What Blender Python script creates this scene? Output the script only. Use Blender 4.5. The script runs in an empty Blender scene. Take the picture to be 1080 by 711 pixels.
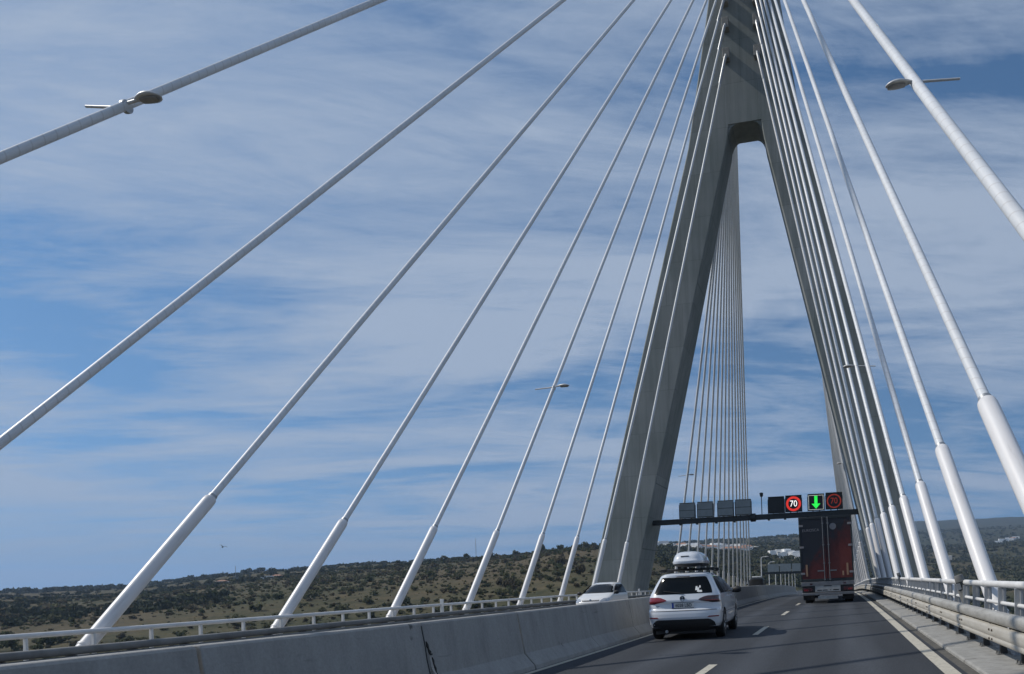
import bpy, bmesh, math, random
import numpy as np
from mathutils import Vector, Matrix, Quaternion

random.seed(7)
rng = np.random.default_rng(11)
scene = bpy.context.scene
COL = scene.collection
PI = math.pi

# ------------------------------------------------------------------ helpers
def tag(o, label=None, cat=None, group=None, kind=None):
    if label: o['label'] = label
    if cat: o['category'] = cat
    if group: o['group'] = group
    if kind: o['kind'] = kind
    return o

def empty(name, loc=(0, 0, 0), rot=(0, 0, 0)):
    o = bpy.data.objects.new(name, None)
    o.empty_display_size = 0.2
    o.location = loc
    o.rotation_euler = rot
    COL.objects.link(o)
    return o

def link_mesh(name, me, parent=None):
    o = bpy.data.objects.new(name, me)
    COL.objects.link(o)
    if parent is not None:
        o.parent = parent
    return o

def copy_tree(o, parent=None):
    c = o.copy()
    COL.objects.link(c)
    if parent is not None:
        c.parent = parent
        c.matrix_parent_inverse = o.matrix_parent_inverse.copy()
    for ch in list(o.children):
        copy_tree(ch, c)
    return c

class MB:
    """collects shapes into one mesh"""
    def __init__(self):
        self.bm = bmesh.new()
    def box(self, lo, hi, mat=0):
        x0, y0, z0 = lo; x1, y1, z1 = hi
        v = [self.bm.verts.new(p) for p in ((x0,y0,z0),(x1,y0,z0),(x1,y1,z0),(x0,y1,z0),(x0,y0,z1),(x1,y0,z1),(x1,y1,z1),(x0,y1,z1))]
        for f in ((3,2,1,0),(4,5,6,7),(0,1,5,4),(1,2,6,5),(2,3,7,6),(3,0,4,7)):
            fc = self.bm.faces.new([v[i] for i in f]); fc.material_index = mat
        return self
    def cbox(self, c, s, mat=0):
        return self.box([c[i]-s[i]/2 for i in range(3)], [c[i]+s[i]/2 for i in range(3)], mat)
    def loft(self, rings, caps=True, closed=True, mat=0):
        vs = [[self.bm.verts.new(p) for p in r] for r in rings]
        n = len(vs[0])
        for a, b in zip(vs[:-1], vs[1:]):
            for i in range(n if closed else n-1):
                j = (i+1) % n
                f = self.bm.faces.new((a[i], a[j], b[j], b[i])); f.material_index = mat
        if caps:
            f = self.bm.faces.new(vs[0][::-1]); f.material_index = mat
            f = self.bm.faces.new(vs[-1]); f.material_index = mat
        return self
    def tube(self, pts, r, n=10, mat=0, caps=True):
        pts = [Vector(p) for p in pts]
        rs = r if isinstance(r, (list, tuple)) else [r]*len(pts)
        rings = []
        up = None
        for i, p in enumerate(pts):
            d = (pts[min(i+1, len(pts)-1)] - pts[max(i-1, 0)])
            if d.length < 1e-9: d = Vector((0, 0, 1))
            d.normalize()
            if up is None:
                up = Vector((0, 0, 1)) if abs(d.z) < 0.9 else Vector((0, 1, 0))
            s = d.cross(up).normalized(); u = s.cross(d).normalized(); up = u
            rings.append([p + (s*math.cos(2*PI*k/n) + u*math.sin(2*PI*k/n))*rs[i] for k in range(n)])
        return self.loft(rings, caps, True, mat)
    def lathe(self, prof, axis='z', c=(0,0,0), n=24, mat=0):
        rings = []
        for r, h in prof:
            ring = []
            for k in range(n):
                a = 2*PI*k/n; p, q = r*math.cos(a), r*math.sin(a)
                if axis == 'z': ring.append((c[0]+p, c[1]+q, c[2]+h))
                elif axis == 'x': ring.append((c[0]+h, c[1]+p, c[2]+q))
                else: ring.append((c[0]+q, c[1]+h, c[2]+p))
            rings.append(ring)
        return self.loft(rings, True, True, mat)
    def prism(self, poly, plane, a, b, mat=0):
        """poly in 2D extruded between a and b; plane 'xz' (along y), 'yz' (along x), 'xy' (along z)"""
        def P(p, t):
            return {'xz': (p[0], t, p[1]), 'yz': (t, p[0], p[1]), 'xy': (p[0], p[1], t)}[plane]
        A = [self.bm.verts.new(P(p, a)) for p in poly]; B = [self.bm.verts.new(P(p, b)) for p in poly]
        n = len(poly)
        fs = [self.bm.faces.new(A[::-1]), self.bm.faces.new(B)]
        for i in range(n):
            j = (i+1) % n
            fs.append(self.bm.faces.new((A[i], A[j], B[j], B[i])))
        for f in fs: f.material_index = mat
        return self
    def grid(self, fn, rows, ncol, mat=0):
        """rows: list of (t, a, b); fn(s, t) -> point, s runs a..b"""
        vs = []
        for t, a, b in rows:
            vs.append([self.bm.verts.new(fn(a+(b-a)*k/ncol, t)) for k in range(ncol+1)])
        for r0, r1 in zip(vs[:-1], vs[1:]):
            for k in range(ncol):
                f = self.bm.faces.new((r0[k], r0[k+1], r1[k+1], r1[k])); f.material_index = mat
        return self
    def ico(self, c, s, sub=1, jit=0.0, mat=0):
        r = bmesh.ops.create_icosphere(self.bm, subdivisions=sub, radius=1.0)
        for v in r['verts']:
            k = 1 + random.uniform(-jit, jit)
            v.co = Vector((c[0]+v.co.x*s[0]*k, c[1]+v.co.y*s[1]*k, c[2]+v.co.z*s[2]*k))
        return self
    def build(self, name, mats, parent=None, smooth=35, bevel=0.0, fix=True):
        if fix:
            bmesh.ops.recalc_face_normals(self.bm, faces=self.bm.faces[:])
        me = bpy.data.meshes.new(name)
        self.bm.to_mesh(me); self.bm.free()
        for m in (mats if isinstance(mats, (list, tuple)) else [mats]):
            me.materials.append(m)
        if smooth:
            me.shade_smooth(); me.set_sharp_from_angle(angle=math.radians(smooth))
        o = link_mesh(name, me, parent)
        if bevel:
            b = o.modifiers.new('bevel', 'BEVEL'); b.width = bevel; b.segments = 2; b.limit_method = 'ANGLE'; b.angle_limit = math.radians(40)
        return o

def text_mesh(s, size, depth=0.004):
    cu = bpy.data.curves.new('lettering', 'FONT')
    cu.body = s; cu.size = size; cu.align_x = 'CENTER'; cu.align_y = 'CENTER'; cu.extrude = depth; cu.resolution_u = 4
    o = bpy.data.objects.new('lettering', cu); COL.objects.link(o)
    dg = bpy.context.evaluated_depsgraph_get()
    me = bpy.data.meshes.new_from_object(o.evaluated_get(dg))
    bpy.data.objects.remove(o); bpy.data.curves.remove(cu)
    return me

def lettering(name, s, size, loc, parent, mat, sx=1.0, bold=0.0, back=False, depth=0.003):
    """text upright in the xz plane, read from -y (or from +y when back)"""
    me = text_mesh(s, size, depth)
    M = Matrix.Rotation(PI/2, 4, 'X') @ Matrix.Diagonal((sx, 1, 1, 1))
    if back: M = Matrix.Rotation(PI, 4, 'Z') @ M
    me.transform(M)
    me.materials.clear(); me.materials.append(mat)
    o = link_mesh(name, me, parent); o.location = loc
    return o

# ------------------------------------------------------------------ materials
def nodes(name):
    m = bpy.data.materials.new(name); m.use_nodes = True
    nt = m.node_tree; b = nt.nodes['Principled BSDF']
    return m, nt, b

def N(nt, t, **kw):
    n = nt.nodes.new(t)
    for k, v in kw.items():
        if k.startswith('in_'):
            key = k[3:]
            n.inputs[int(key) if key.isdigit() else key.replace('_', ' ')].default_value = v
        else: setattr(n, k, v)
    return n

def ramp(nt, stops, fac):
    r = nt.nodes.new('ShaderNodeValToRGB')
    el = r.color_ramp.elements
    while len(el) < len(stops): el.new(0.5)
    for e, (p, c) in zip(el, stops):
        e.position = p; e.color = (*c, 1) if len(c) == 3 else c
    nt.links.new(fac, r.inputs[0])
    return r

def coords(nt, space='Object', scale=(1, 1, 1), rot=(0, 0, 0)):
    tc = nt.nodes.new('ShaderNodeTexCoord'); mp = nt.nodes.new('ShaderNodeMapping')
    mp.inputs['Scale'].default_value = scale; mp.inputs['Rotation'].default_value = rot
    nt.links.new(tc.outputs[space], mp.inputs['Vector'])
    return mp.outputs['Vector']

def world_pos(nt, scale=(1, 1, 1)):
    g = nt.nodes.new('ShaderNodeNewGeometry'); mp = nt.nodes.new('ShaderNodeMapping')
    mp.inputs['Scale'].default_value = scale
    nt.links.new(g.outputs['Position'], mp.inputs['Vector'])
    return mp.outputs['Vector']

def noise(nt, vec, scale, detail=6, rough=0.6, dist=0.0):
    n = N(nt, 'ShaderNodeTexNoise', in_Scale=scale, in_Detail=detail, in_Roughness=rough, in_Distortion=dist)
    nt.links.new(vec, n.inputs['Vector'])
    return n.outputs['Fac']

def mix(nt, fac, a, b, mode='MIX'):
    m = nt.nodes.new('ShaderNodeMix'); m.data_type = 'RGBA'; m.blend_type = mode
    for sock, v in ((m.inputs[0], fac), (m.inputs[6], a), (m.inputs[7], b)):
        if hasattr(v, 'is_output'): nt.links.new(v, sock)
        elif isinstance(v, (int, float)): sock.default_value = v
        else: sock.default_value = (*v, 1)
    return m.outputs[2]

def bump(nt, b, h, strength=0.3, dist=0.02):
    n = N(nt, 'ShaderNodeBump', in_Strength=strength, in_Distance=dist)
    nt.links.new(h, n.inputs['Height']); nt.links.new(n.outputs['Normal'], b.inputs['Normal'])

def simple(name, col, rough=0.5, metal=0.0, var=0.12, scale=3.0, coat=0.0, spec=0.5):
    m, nt, b = nodes(name)
    f = noise(nt, coords(nt), scale)
    c = tuple(col)
    r = ramp(nt, [(0.3, tuple(x*(1-var) for x in c)), (0.7, tuple(min(1, x*(1+var)) for x in c))], f)
    nt.links.new(r.outputs[0], b.inputs['Base Color'])
    b.inputs['Roughness'].default_value = rough; b.inputs['Metallic'].default_value = metal
    b.inputs['Coat Weight'].default_value = coat; b.inputs['Coat Roughness'].default_value = 0.05
    b.inputs['Specular IOR Level'].default_value = spec
    return m

def emissive(name, col, strength):
    m, nt, b = nodes(name)
    b.inputs['Base Color'].default_value = (*[x*0.3 for x in col], 1)
    b.inputs['Emission Color'].default_value = (*col, 1); b.inputs['Emission Strength'].default_value = strength
    # fine LED dot raster
    br = N(nt, 'ShaderNodeTexVoronoi', in_Scale=28.0); br.feature = 'F1'
    nt.links.new(coords(nt), br.inputs['Vector'])
    r = ramp(nt, [(0.2, tuple(col)), (0.75, tuple(x*0.6 for x in col))], br.outputs['Distance'])
    nt.links.new(r.outputs[0], b.inputs['Emission Color'])
    return m

M = {}
def make_materials():
    # asphalt
    m, nt, b = nodes('asphalt')
    v = world_pos(nt)
    fine = noise(nt, v, 42, 4, 0.7); big = noise(nt, world_pos(nt, (1.2, 0.10, 1)), 0.9, 5)
    r1 = ramp(nt, [(0.3, (0.025, 0.029, 0.036)), (0.52, (0.046, 0.051, 0.060)), (0.75, (0.086, 0.092, 0.102))], fine)
    r2 = ramp(nt, [(0.3, (0.78, 0.78, 0.78)), (0.7, (1.2, 1.2, 1.2))], big)
    gx = nt.nodes.new('ShaderNodeNewGeometry'); sxx = nt.nodes.new('ShaderNodeSeparateXYZ'); nt.links.new(gx.outputs['Position'], sxx.inputs[0])
    wob = noise(nt, world_pos(nt, (.3, .05, 1)), 1.0, 3)
    ax = N(nt, 'ShaderNodeMath', operation='MULTIPLY_ADD'); nt.links.new(sxx.outputs['X'], ax.inputs[0]); ax.inputs[1].default_value = 2*PI/1.75; nt.links.new(wob, ax.inputs[2])
    sn = N(nt, 'ShaderNodeMath', operation='SINE'); nt.links.new(ax.outputs[0], sn.inputs[0])
    trk = ramp(nt, [(0.0, (0.80,)*3), (0.5, (1.0,)*3), (1.0, (1.18,)*3)], sn.outputs[0])
    blot = ramp(nt, [(0.22, (0.62,)*3), (0.36, (1.0,)*3), (0.74, (1.0,)*3), (0.84, (1.3, 1.28, 1.24))], noise(nt, world_pos(nt, (1.6, .35, 1)), 1.7, 8, 0.72))
    c0 = mix(nt, 1.0, r1.outputs[0], r2.outputs[0], 'MULTIPLY'); c0 = mix(nt, 1.0, c0, trk.outputs[0], 'MULTIPLY'); c0 = mix(nt, 1.0, c0, blot.outputs[0], 'MULTIPLY')
    nt.links.new(c0, b.inputs['Base Color'])
    b.inputs['Roughness'].default_value = 0.86; b.inputs['Specular IOR Level'].default_value = 0.3
    bump(nt, b, fine, 0.5, 0.008)
    M['asphalt'] = m
    # worn paint
    m, nt, b = nodes('road_paint')
    f = noise(nt, world_pos(nt), 14, 6, 0.75)
    r = ramp(nt, [(0.33, (0.22, 0.21, 0.19)), (0.45, (0.46, 0.425, 0.345)), (0.8, (0.58, 0.54, 0.45))], f)
    nt.links.new(r.outputs[0], b.inputs['Base Color']); b.inputs['Roughness'].default_value = 0.7
    M['paint'] = m
    # tower concrete: board marked, streaked
    m, nt, b = nodes('tower_concrete')
    v = world_pos(nt, (1.0, 1.0, 0.045)); streak = noise(nt, v, 2.2, 6, 0.65)
    patch = noise(nt, world_pos(nt), 0.22, 5, 0.55)
    wv = N(nt, 'ShaderNodeTexBrick', in_Scale=1.0, in_Mortar_Size=0.012, in_Brick_Width=2.6, in_Row_Height=3.4, in_Mortar_Smooth=0.4)
    wv.inputs['Color1'].default_value = (1, 1, 1, 1); wv.inputs['Color2'].default_value = (0.84, 0.845, 0.84, 1); wv.inputs['Mortar'].default_value = (0.50, 0.50, 0.50, 1)
    tc = nt.nodes.new('ShaderNodeNewGeometry'); sx = nt.nodes.new('ShaderNodeSeparateXYZ'); cx = nt.nodes.new('ShaderNodeCombineXYZ')
    nt.links.new(tc.outputs['Position'], sx.inputs[0]); nt.links.new(sx.outputs['X'], cx.inputs['X']); nt.links.new(sx.outputs['Z'], cx.inputs['Y'])
    nt.links.new(cx.outputs[0], wv.inputs['Vector'])
    r1 = ramp(nt, [(0.25, (0.205, 0.222, 0.222)), (0.5, (0.272, 0.288, 0.286)), (0.8, (0.335, 0.348, 0.345))], streak)
    r2 = ramp(nt, [(0.3, (0.78, 0.82, 0.78)), (0.7, (1.1, 1.08, 1.05))], patch)
    c = mix(nt, 1.0, r1.outputs[0], r2.outputs[0], 'MULTIPLY'); c = mix(nt, 0.9, c, wv.outputs['Color'], 'MULTIPLY')
    nt.links.new(c, b.inputs['Base Color']); b.inputs['Roughness'].default_value = 0.88
    bump(nt, b, streak, 0.25, 0.03)
    M['tower'] = m
    # barrier concrete
    m, nt, b = nodes('barrier_concrete')
    streak = noise(nt, world_pos(nt, (1, 1.2, 0.35)), 2.6, 7, 0.68); fine = noise(nt, world_pos(nt), 30, 4, 0.7)
    r1 = ramp(nt, [(0.22, (0.235, 0.232, 0.222)), (0.5, (0.31, 0.305, 0.29)), (0.8, (0.37, 0.365, 0.35))], streak)
    r2 = ramp(nt, [(0.3, (0.88,)*3), (0.7, (1.08,)*3)], fine)
    pit = noise(nt, world_pos(nt, (1, 1, 0.5)), 5.5, 2, 0.5)
    r3 = ramp(nt, [(0.24, (0.35,)*3), (0.285, (1,)*3)], pit)
    scf = ramp(nt, [(0.28, (0.60,)*3), (0.37, (1,)*3), (0.70, (1,)*3), (0.80, (1.18,)*3)], noise(nt, world_pos(nt, (1, .32, 2.2)), 2.2, 8, 0.7))
    c = mix(nt, 1.0, r1.outputs[0], r2.outputs[0], 'MULTIPLY'); c = mix(nt, 1.0, c, r3.outputs[0], 'MULTIPLY'); c = mix(nt, 0.8, c, scf.outputs[0], 'MULTIPLY')
    nt.links.new(c, b.inputs['Base Color']); b.inputs['Roughness'].default_value = 0.9
    bump(nt, b, fine, 0.3, 0.01)
    M['barrier'] = m
    # kerb concrete
    m, nt, b = nodes('kerb_concrete')
    f = noise(nt, world_pos(nt), 6, 8, 0.7)
    r = ramp(nt, [(0.3, (0.21, 0.205, 0.19)), (0.7, (0.36, 0.35, 0.325))], f)
    nt.links.new(r.outputs[0], b.inputs['Base Color']); b.inputs['Roughness'].default_value = 0.92
    bump(nt, b, f, 0.3, 0.01)
    M['kerb'] = m
    m, nt, b = nodes('gutter_dirt')
    f = noise(nt, world_pos(nt), 9, 8, 0.75)
    r = ramp(nt, [(0.3, (0.045, 0.042, 0.036)), (0.7, (0.14, 0.13, 0.11))], f)
    nt.links.new(r.outputs[0], b.inputs['Base Color']); b.inputs['Roughness'].default_value = 0.95
    M['gutter'] = m
    # cable sheathing with its helical bead (object z runs along the cable)
    m, nt, b = nodes('cable_sheath')
    tc = nt.nodes.new('ShaderNodeTexCoord'); sp = nt.nodes.new('ShaderNodeSeparateXYZ'); nt.links.new(tc.outputs['Object'], sp.inputs[0])
    at = N(nt, 'ShaderNodeMath', operation='ARCTAN2'); nt.links.new(sp.outputs['Y'], at.inputs[0]); nt.links.new(sp.outputs['X'], at.inputs[1])
    ma = N(nt, 'ShaderNodeMath', operation='MULTIPLY_ADD'); nt.links.new(sp.outputs['Z'], ma.inputs[0]); ma.inputs[1].default_value = 2*PI/0.30*1.0
    nt.links.new(at.outputs[0], ma.inputs[2])
    sn = N(nt, 'ShaderNodeMath', operation='SINE'); nt.links.new(ma.outputs[0], sn.inputs[0])
    r = ramp(nt, [(0.0, (0.74, 0.755, 0.77)), (0.9, (0.74, 0.755, 0.77)), (0.985, (0.655, 0.655, 0.655))], sn.outputs[0])
    f = noise(nt, coords(nt, 'Object', (1, 1, 0.15)), 5, 5)
    r2 = ramp(nt, [(0.3, (0.84, 0.84, 0.84)), (0.65, (1, 1, 1))], f)
    nt.links.new(mix(nt, 1.0, r.outputs[0], r2.outputs[0], 'MULTIPLY'), b.inputs['Base Color'])
    b.inputs['Roughness'].default_value = 0.42
    M['sheath'] = m
    m, nt, b = nodes('sleeve_paint')
    f = noise(nt, coords(nt, 'Object', (1, 1, 0.12)), 7, 8, 0.7)
    r = ramp(nt, [(0.25, (0.52, 0.50, 0.48)), (0.42, (0.72, 0.70, 0.69)), (0.8, (0.80, 0.79, 0.785))], f)
    nt.links.new(r.outputs[0], b.inputs['Base Color']); b.inputs['Roughness'].default_value = 0.4
    M['sleeve'] = m
    M['white_steel'] = simple('white_painted_steel', (0.70, 0.69, 0.67), 0.45, 0, 0.1, 2.5)
    M['post_steel'] = simple('grey_painted_steel', (0.36, 0.37, 0.38), 0.5, 0.2, 0.15, 4)
    # galvanised guardrail with dust
    m, nt, b = nodes('galvanised_rail')
    f = noise(nt, world_pos(nt, (1, 0.35, 1.5)), 3.5, 7, 0.7)
    r = ramp(nt, [(0.25, (0.25, 0.235, 0.205)), (0.5, (0.42, 0.405, 0.37)), (0.75, (0.52, 0.505, 0.47))], f)
    nt.links.new(r.outputs[0], b.inputs['Base Color']); b.inputs['Metallic'].default_value = 0.25; b.inputs['Roughness'].default_value = 0.55
    M['rail'] = m
    M['rail_shaded_worn'] = simple('shaded_worn_rail', (0.20, 0.197, 0.187), 0.6, 0.2, 0.25, 2)  # left guardrail's shade put into the colour; also grey of plates and weathered cylinders
    m, nt, b = nodes('dusty_beam')
    f = noise(nt, world_pos(nt, (1, 0.3, 2.5)), 4.5, 9, 0.74)
    r = ramp(nt, [(0.22, (0.24, 0.205, 0.16)), (0.42, (0.43, 0.40, 0.345)), (0.75, (0.53, 0.505, 0.45))], f)
    nt.links.new(r.outputs[0], b.inputs['Base Color']); b.inputs['Metallic'].default_value = 0.15; b.inputs['Roughness'].default_value = 0.6
    M['beam'] = m
    M['rail_post'] = simple('weathered_post_steel', (0.075, 0.073, 0.07), 0.6, 0.5, 0.3, 6)
    M['bolt'] = simple('rusty_bolt', (0.08, 0.06, 0.045), 0.7, 0.4, 0.3, 12)
    M['galv'] = simple('galvanised_steel', (0.40, 0.41, 0.42), 0.45, 0.6, 0.15, 8)
    M['dark_steel'] = simple('dark_green_grey_steel', (0.022, 0.028, 0.032), 0.5, 0.1, 0.2, 4)
    M['sign_back'] = simple('grey_sign_sheet', (0.22, 0.25, 0.26), 0.5, 0.1, 0.1, 2)
    M['black_panel'] = simple('black_display_panel', (0.008, 0.008, 0.010), 0.35, 0, 0.2, 8)
    M['led_white'] = emissive('led_white', (1.0, 0.97, 0.95), 1.6)
    M['led_red'] = emissive('led_red', (1.0, 0.05, 0.035), 0.85)
    M['led_dim'] = emissive('led_dim_red', (1.0, 0.10, 0.05), 0.20)
    M['led_green'] = emissive('led_green', (0.03, 1.0, 0.10), 1.2)
    M['led_frame'] = emissive('led_frame', (0.9, 0.95, 0.9), 0.7)
    M['lamp_metal'] = simple('lamp_housing', (0.62, 0.61, 0.59), 0.45, 0.2, 0.12, 8)
    M['lamp_glass'] = simple('lamp_lens', (0.30, 0.30, 0.30), 0.15, 0, 0.1, 8)
    # cars
    M['car_white'] = simple('white_car_paint', (0.64, 0.665, 0.70), 0.28, 0.0, 0.02, 2, coat=1.0)
    M['car_cream'] = simple('white_dusty_car_paint', (0.76, 0.75, 0.73), 0.35, 0.0, 0.03, 2, coat=0.8)
    M['car_dark'] = simple('black_car_paint', (0.006, 0.007, 0.008), 0.5, 0.0, 0.1, 2, coat=0.0, spec=0.2)
    M['glass'] = simple('tinted_glass', (0.008, 0.010, 0.012), 0.10, 0.0, 0.2, 2, spec=0.14)
    M['rubber'] = simple('tyre_rubber', (0.018, 0.018, 0.019), 0.85, 0, 0.2, 10)
    M['black_plastic'] = simple('black_plastic', (0.016, 0.016, 0.017), 0.6, 0, 0.15, 8)
    M['rim'] = simple('alloy_rim', (0.42, 0.43, 0.44), 0.35, 0.8, 0.1, 6)
    M['tail_red'] = simple('red_tail_lens', (0.22, 0.012, 0.016), 0.15, 0, 0.15, 14, coat=1.0)
    M['tail_dark'] = simple('smoked_tail_lens', (0.05, 0.008, 0.010), 0.15, 0, 0.15, 14, coat=1.0)
    M['head_lens'] = simple('headlight_lens', (0.45, 0.47, 0.50), 0.1, 0.3, 0.2, 10, coat=1.0)
    M['plate'] = simple('number_plate', (0.62, 0.62, 0.60), 0.45, 0, 0.05, 4)
    M['plate_blue'] = simple('plate_blue_band', (0.02, 0.05, 0.30), 0.45, 0, 0.05, 4)
    M['ink'] = simple('black_lettering', (0.008, 0.008, 0.008), 0.6, 0, 0.05, 4, spec=0.1)
    M['chrome'] = simple('chrome', (0.55, 0.56, 0.58), 0.18, 1.0, 0.05, 4)
    M['sticker'] = simple('white_sticker', (0.72, 0.72, 0.70), 0.6, 0, 0.1, 30)
    # trailer doors: navy running into dark red flames
    m, nt, b = nodes('trailer_door_print')
    g = coords(nt, 'Object')
    sp = nt.nodes.new('ShaderNodeSeparateXYZ'); nt.links.new(g, sp.inputs[0])
    a1 = N(nt, 'ShaderNodeMath', operation='MULTIPLY_ADD'); nt.links.new(sp.outputs['X'], a1.inputs[0]); a1.inputs[1].default_value = 0.62; a1.inputs[2].default_value = 1.78
    a2 = N(nt, 'ShaderNodeMath', operation='MULTIPLY_ADD'); nt.links.new(sp.outputs['Z'], a2.inputs[0]); a2.inputs[1].default_value = -0.62; nt.links.new(a1.outputs[0], a2.inputs[2])
    nz = noise(nt, coords(nt, 'Object', (1.0, 1, 0.7)), 1.5, 9, 0.65, 1.2)
    a3 = N(nt, 'ShaderNodeMath', operation='MULTIPLY_ADD'); nt.links.new(nz, a3.inputs[0]); a3.inputs[1].default_value = 2.1; nt.links.new(a2.outputs[0], a3.inputs[2])
    r = ramp(nt, [(0.0, (0.010, 0.012, 0.020)), (0.46, (0.012, 0.013, 0.020)), (0.60, (0.055, 0.008, 0.009)), (0.85, (0.10, 0.012, 0.010)), (1.0, (0.13, 0.020, 0.014))], a3.outputs[0])
    a3b = N(nt, 'ShaderNodeMath', operation='MULTIPLY'); nt.links.new(a3.outputs[0], a3b.inputs[0]); a3b.inputs[1].default_value = 0.50
    nt.links.new(a3b.outputs[0], r.inputs[0])
    nt.links.new(r.outputs[0], b.inputs['Base Color']); b.inputs['Roughness'].default_value = 0.45
    M['door_print'] = m
    M['curtain'] = simple('dark_tarpaulin', (0.035, 0.03, 0.05), 0.55, 0, 0.2, 1.5)
    M['trailer_alu'] = simple('dull_aluminium', (0.20, 0.20, 0.205), 0.45, 0.6, 0.15, 6)
    M['grey_print'] = simple('grey_lettering', (0.22, 0.21, 0.22), 0.6, 0, 0.1, 6)
    M['grey_board'] = simple('dirty_white_board', (0.34, 0.34, 0.33), 0.6, 0, 0.2, 5)
    M['reflector'] = simple('faded_orange_reflector', (0.34, 0.20, 0.12), 0.5, 0, 0.15, 10)
    # land
    M['leaf_a'] = simple('shrub_leaves_dark', (0.078, 0.090, 0.045), 0.85, 0, 0.45, 0.6, spec=0.2)
    M['leaf_b'] = simple('shrub_leaves_olive', (0.118, 0.120, 0.064), 0.85, 0, 0.4, 0.6, spec=0.2)
    M['leaf_c'] = simple('shrub_leaves_brown', (0.120, 0.104, 0.066), 0.85, 0, 0.4, 0.6, spec=0.2)
    M['bark'] = simple('bark', (0.09, 0.07, 0.05), 0.9, 0, 0.3, 3)
    for k in ('leaf_a', 'leaf_b', 'leaf_c'):
        b_ = M[k].node_tree.nodes['Principled BSDF']; nt_ = M[k].node_tree
        tr = nt_.nodes.new('ShaderNodeBsdfTranslucent'); ms = nt_.nodes.new('ShaderNodeMixShader'); ms.inputs[0].default_value = 0.5
        src = b_.inputs['Base Color'].links[0].from_socket
        nt_.links.new(src, tr.inputs['Color']); nt_.links.new(b_.outputs[0], ms.inputs[1]); nt_.links.new(tr.outputs[0], ms.inputs[2]); nt_.links.new(ms.outputs[0], nt_.nodes['Material Output'].inputs['Surface'])
    m, nt, b = nodes('forest_leaves')
    r = ramp(nt, [(0.3, (0.045, 0.055, 0.030)), (0.5, (0.070, 0.076, 0.042)), (0.62, (0.082, 0.076, 0.044)), (0.75, (0.085, 0.066, 0.046))], noise(nt, world_pos(nt), 0.02, 8, 0.8))
    nt.links.new(r.outputs[0], b.inputs['Base Color']); b.inputs['Roughness'].default_value = 0.9; b.inputs['Specular IOR Level'].default_value = 0.15
    M['forest'] = m
    m, nt, b = nodes('hill_ground')
    big = noise(nt, world_pos(nt), 0.006, 6, 0.6); mid = noise(nt, world_pos(nt, (1, 1, 2.5)), 0.07, 12, 0.78); fin = noise(nt, world_pos(nt), 0.5, 6, 0.7)
    r1 = ramp(nt, [(0.30, (0.045, 0.050, 0.026)), (0.45, (0.078, 0.072, 0.042)), (0.58, (0.108, 0.086, 0.056)), (0.75, (0.070, 0.060, 0.036))], big)
    r2 = ramp(nt, [(0.32, (0.38, 0.43, 0.36)), (0.47, (0.85, 0.89, 0.8)), (0.58, (1.1, 1.05, .98)), (0.72, (1.55, 1.40, 1.25))], mid)
    r3 = ramp(nt, [(0.3, (0.7, 0.72, 0.7)), (0.7, (1.2, 1.18, 1.15))], fin)
    c = mix(nt, 1.0, r1.outputs[0], r2.outputs[0], 'MULTIPLY'); c = mix(nt, 1.0, c, r3.outputs[0], 'MULTIPLY')
    gp = nt.nodes.new('ShaderNodeNewGeometry'); ln = N(nt, 'ShaderNodeVectorMath', operation='LENGTH'); nt.links.new(gp.outputs['Position'], ln.inputs[0])
    mr = N(nt, 'ShaderNodeMapRange'); nt.links.new(ln.outputs['Value'], mr.inputs['Value']); mr.inputs['From Min'].default_value = 1400; mr.inputs['From Max'].default_value = 3000; mr.inputs['To Max'].default_value = 0.8
    wood = ramp(nt, [(0.35, (0.030, 0.038, 0.020)), (0.65, (0.055, 0.056, 0.032))], noise(nt, world_pos(nt), 0.012, 10, 0.75))
    c = mix(nt, mr.outputs[0], c, wood.outputs[0])
    nt.links.new(c, b.inputs['Base Color']); b.inputs['Roughness'].default_value = 0.95; b.inputs['Specular IOR Level'].default_value = 0.1
    M['ground'] = m
    M['house_wall'] = simple('white_render', (0.86, 0.85, 0.83), 0.8, 0, 0.06, 0.5)
    M['house_roof'] = simple('clay_roof', (0.32, 0.17, 0.11), 0.85, 0, 0.2, 0.8)
    M['house_flat'] = simple('pale_flat_roof', (0.55, 0.53, 0.50), 0.85, 0, 0.1, 0.8)
    M['pane'] = simple('dark_pane', (0.03, 0.035, 0.04), 0.2, 0, 0.1, 1)
make_materials()

# ------------------------------------------------------------------ camera (a shifted lens: the photo is cropped)
F, PX, PY, ROLL, W, H = 800.0, 700.0, 616.0, 0.028, 1080.0, 711.0
yaw = math.atan(185/800)
EYE = Vector((0, 0, 1.3))
f0 = Vector((-math.sin(yaw), math.cos(yaw), 0)); r0 = Vector((math.cos(yaw), math.sin(yaw), 0)); u0 = Vector((0, 0, 1))
rv = r0*math.cos(ROLL) - u0*math.sin(ROLL); uv = u0*math.cos(ROLL) + r0*math.sin(ROLL)
cam_d = bpy.data.cameras.new('camera'); cam = bpy.data.objects.new('camera', cam_d); COL.objects.link(cam)
mw = Matrix.Identity(4)
for i in range(3):
    mw[i][0] = rv[i]; mw[i][1] = uv[i]; mw[i][2] = -f0[i]; mw[i][3] = EYE[i]
cam.matrix_world = mw
cam_d.sensor_width = 36; cam_d.lens = F/W*36
cam_d.shift_x = -(PX-W/2)/W; cam_d.shift_y = (PY-H/2)/W
cam_d.clip_start = 0.1; cam_d.clip_end = 60000
scene.camera = cam

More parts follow.
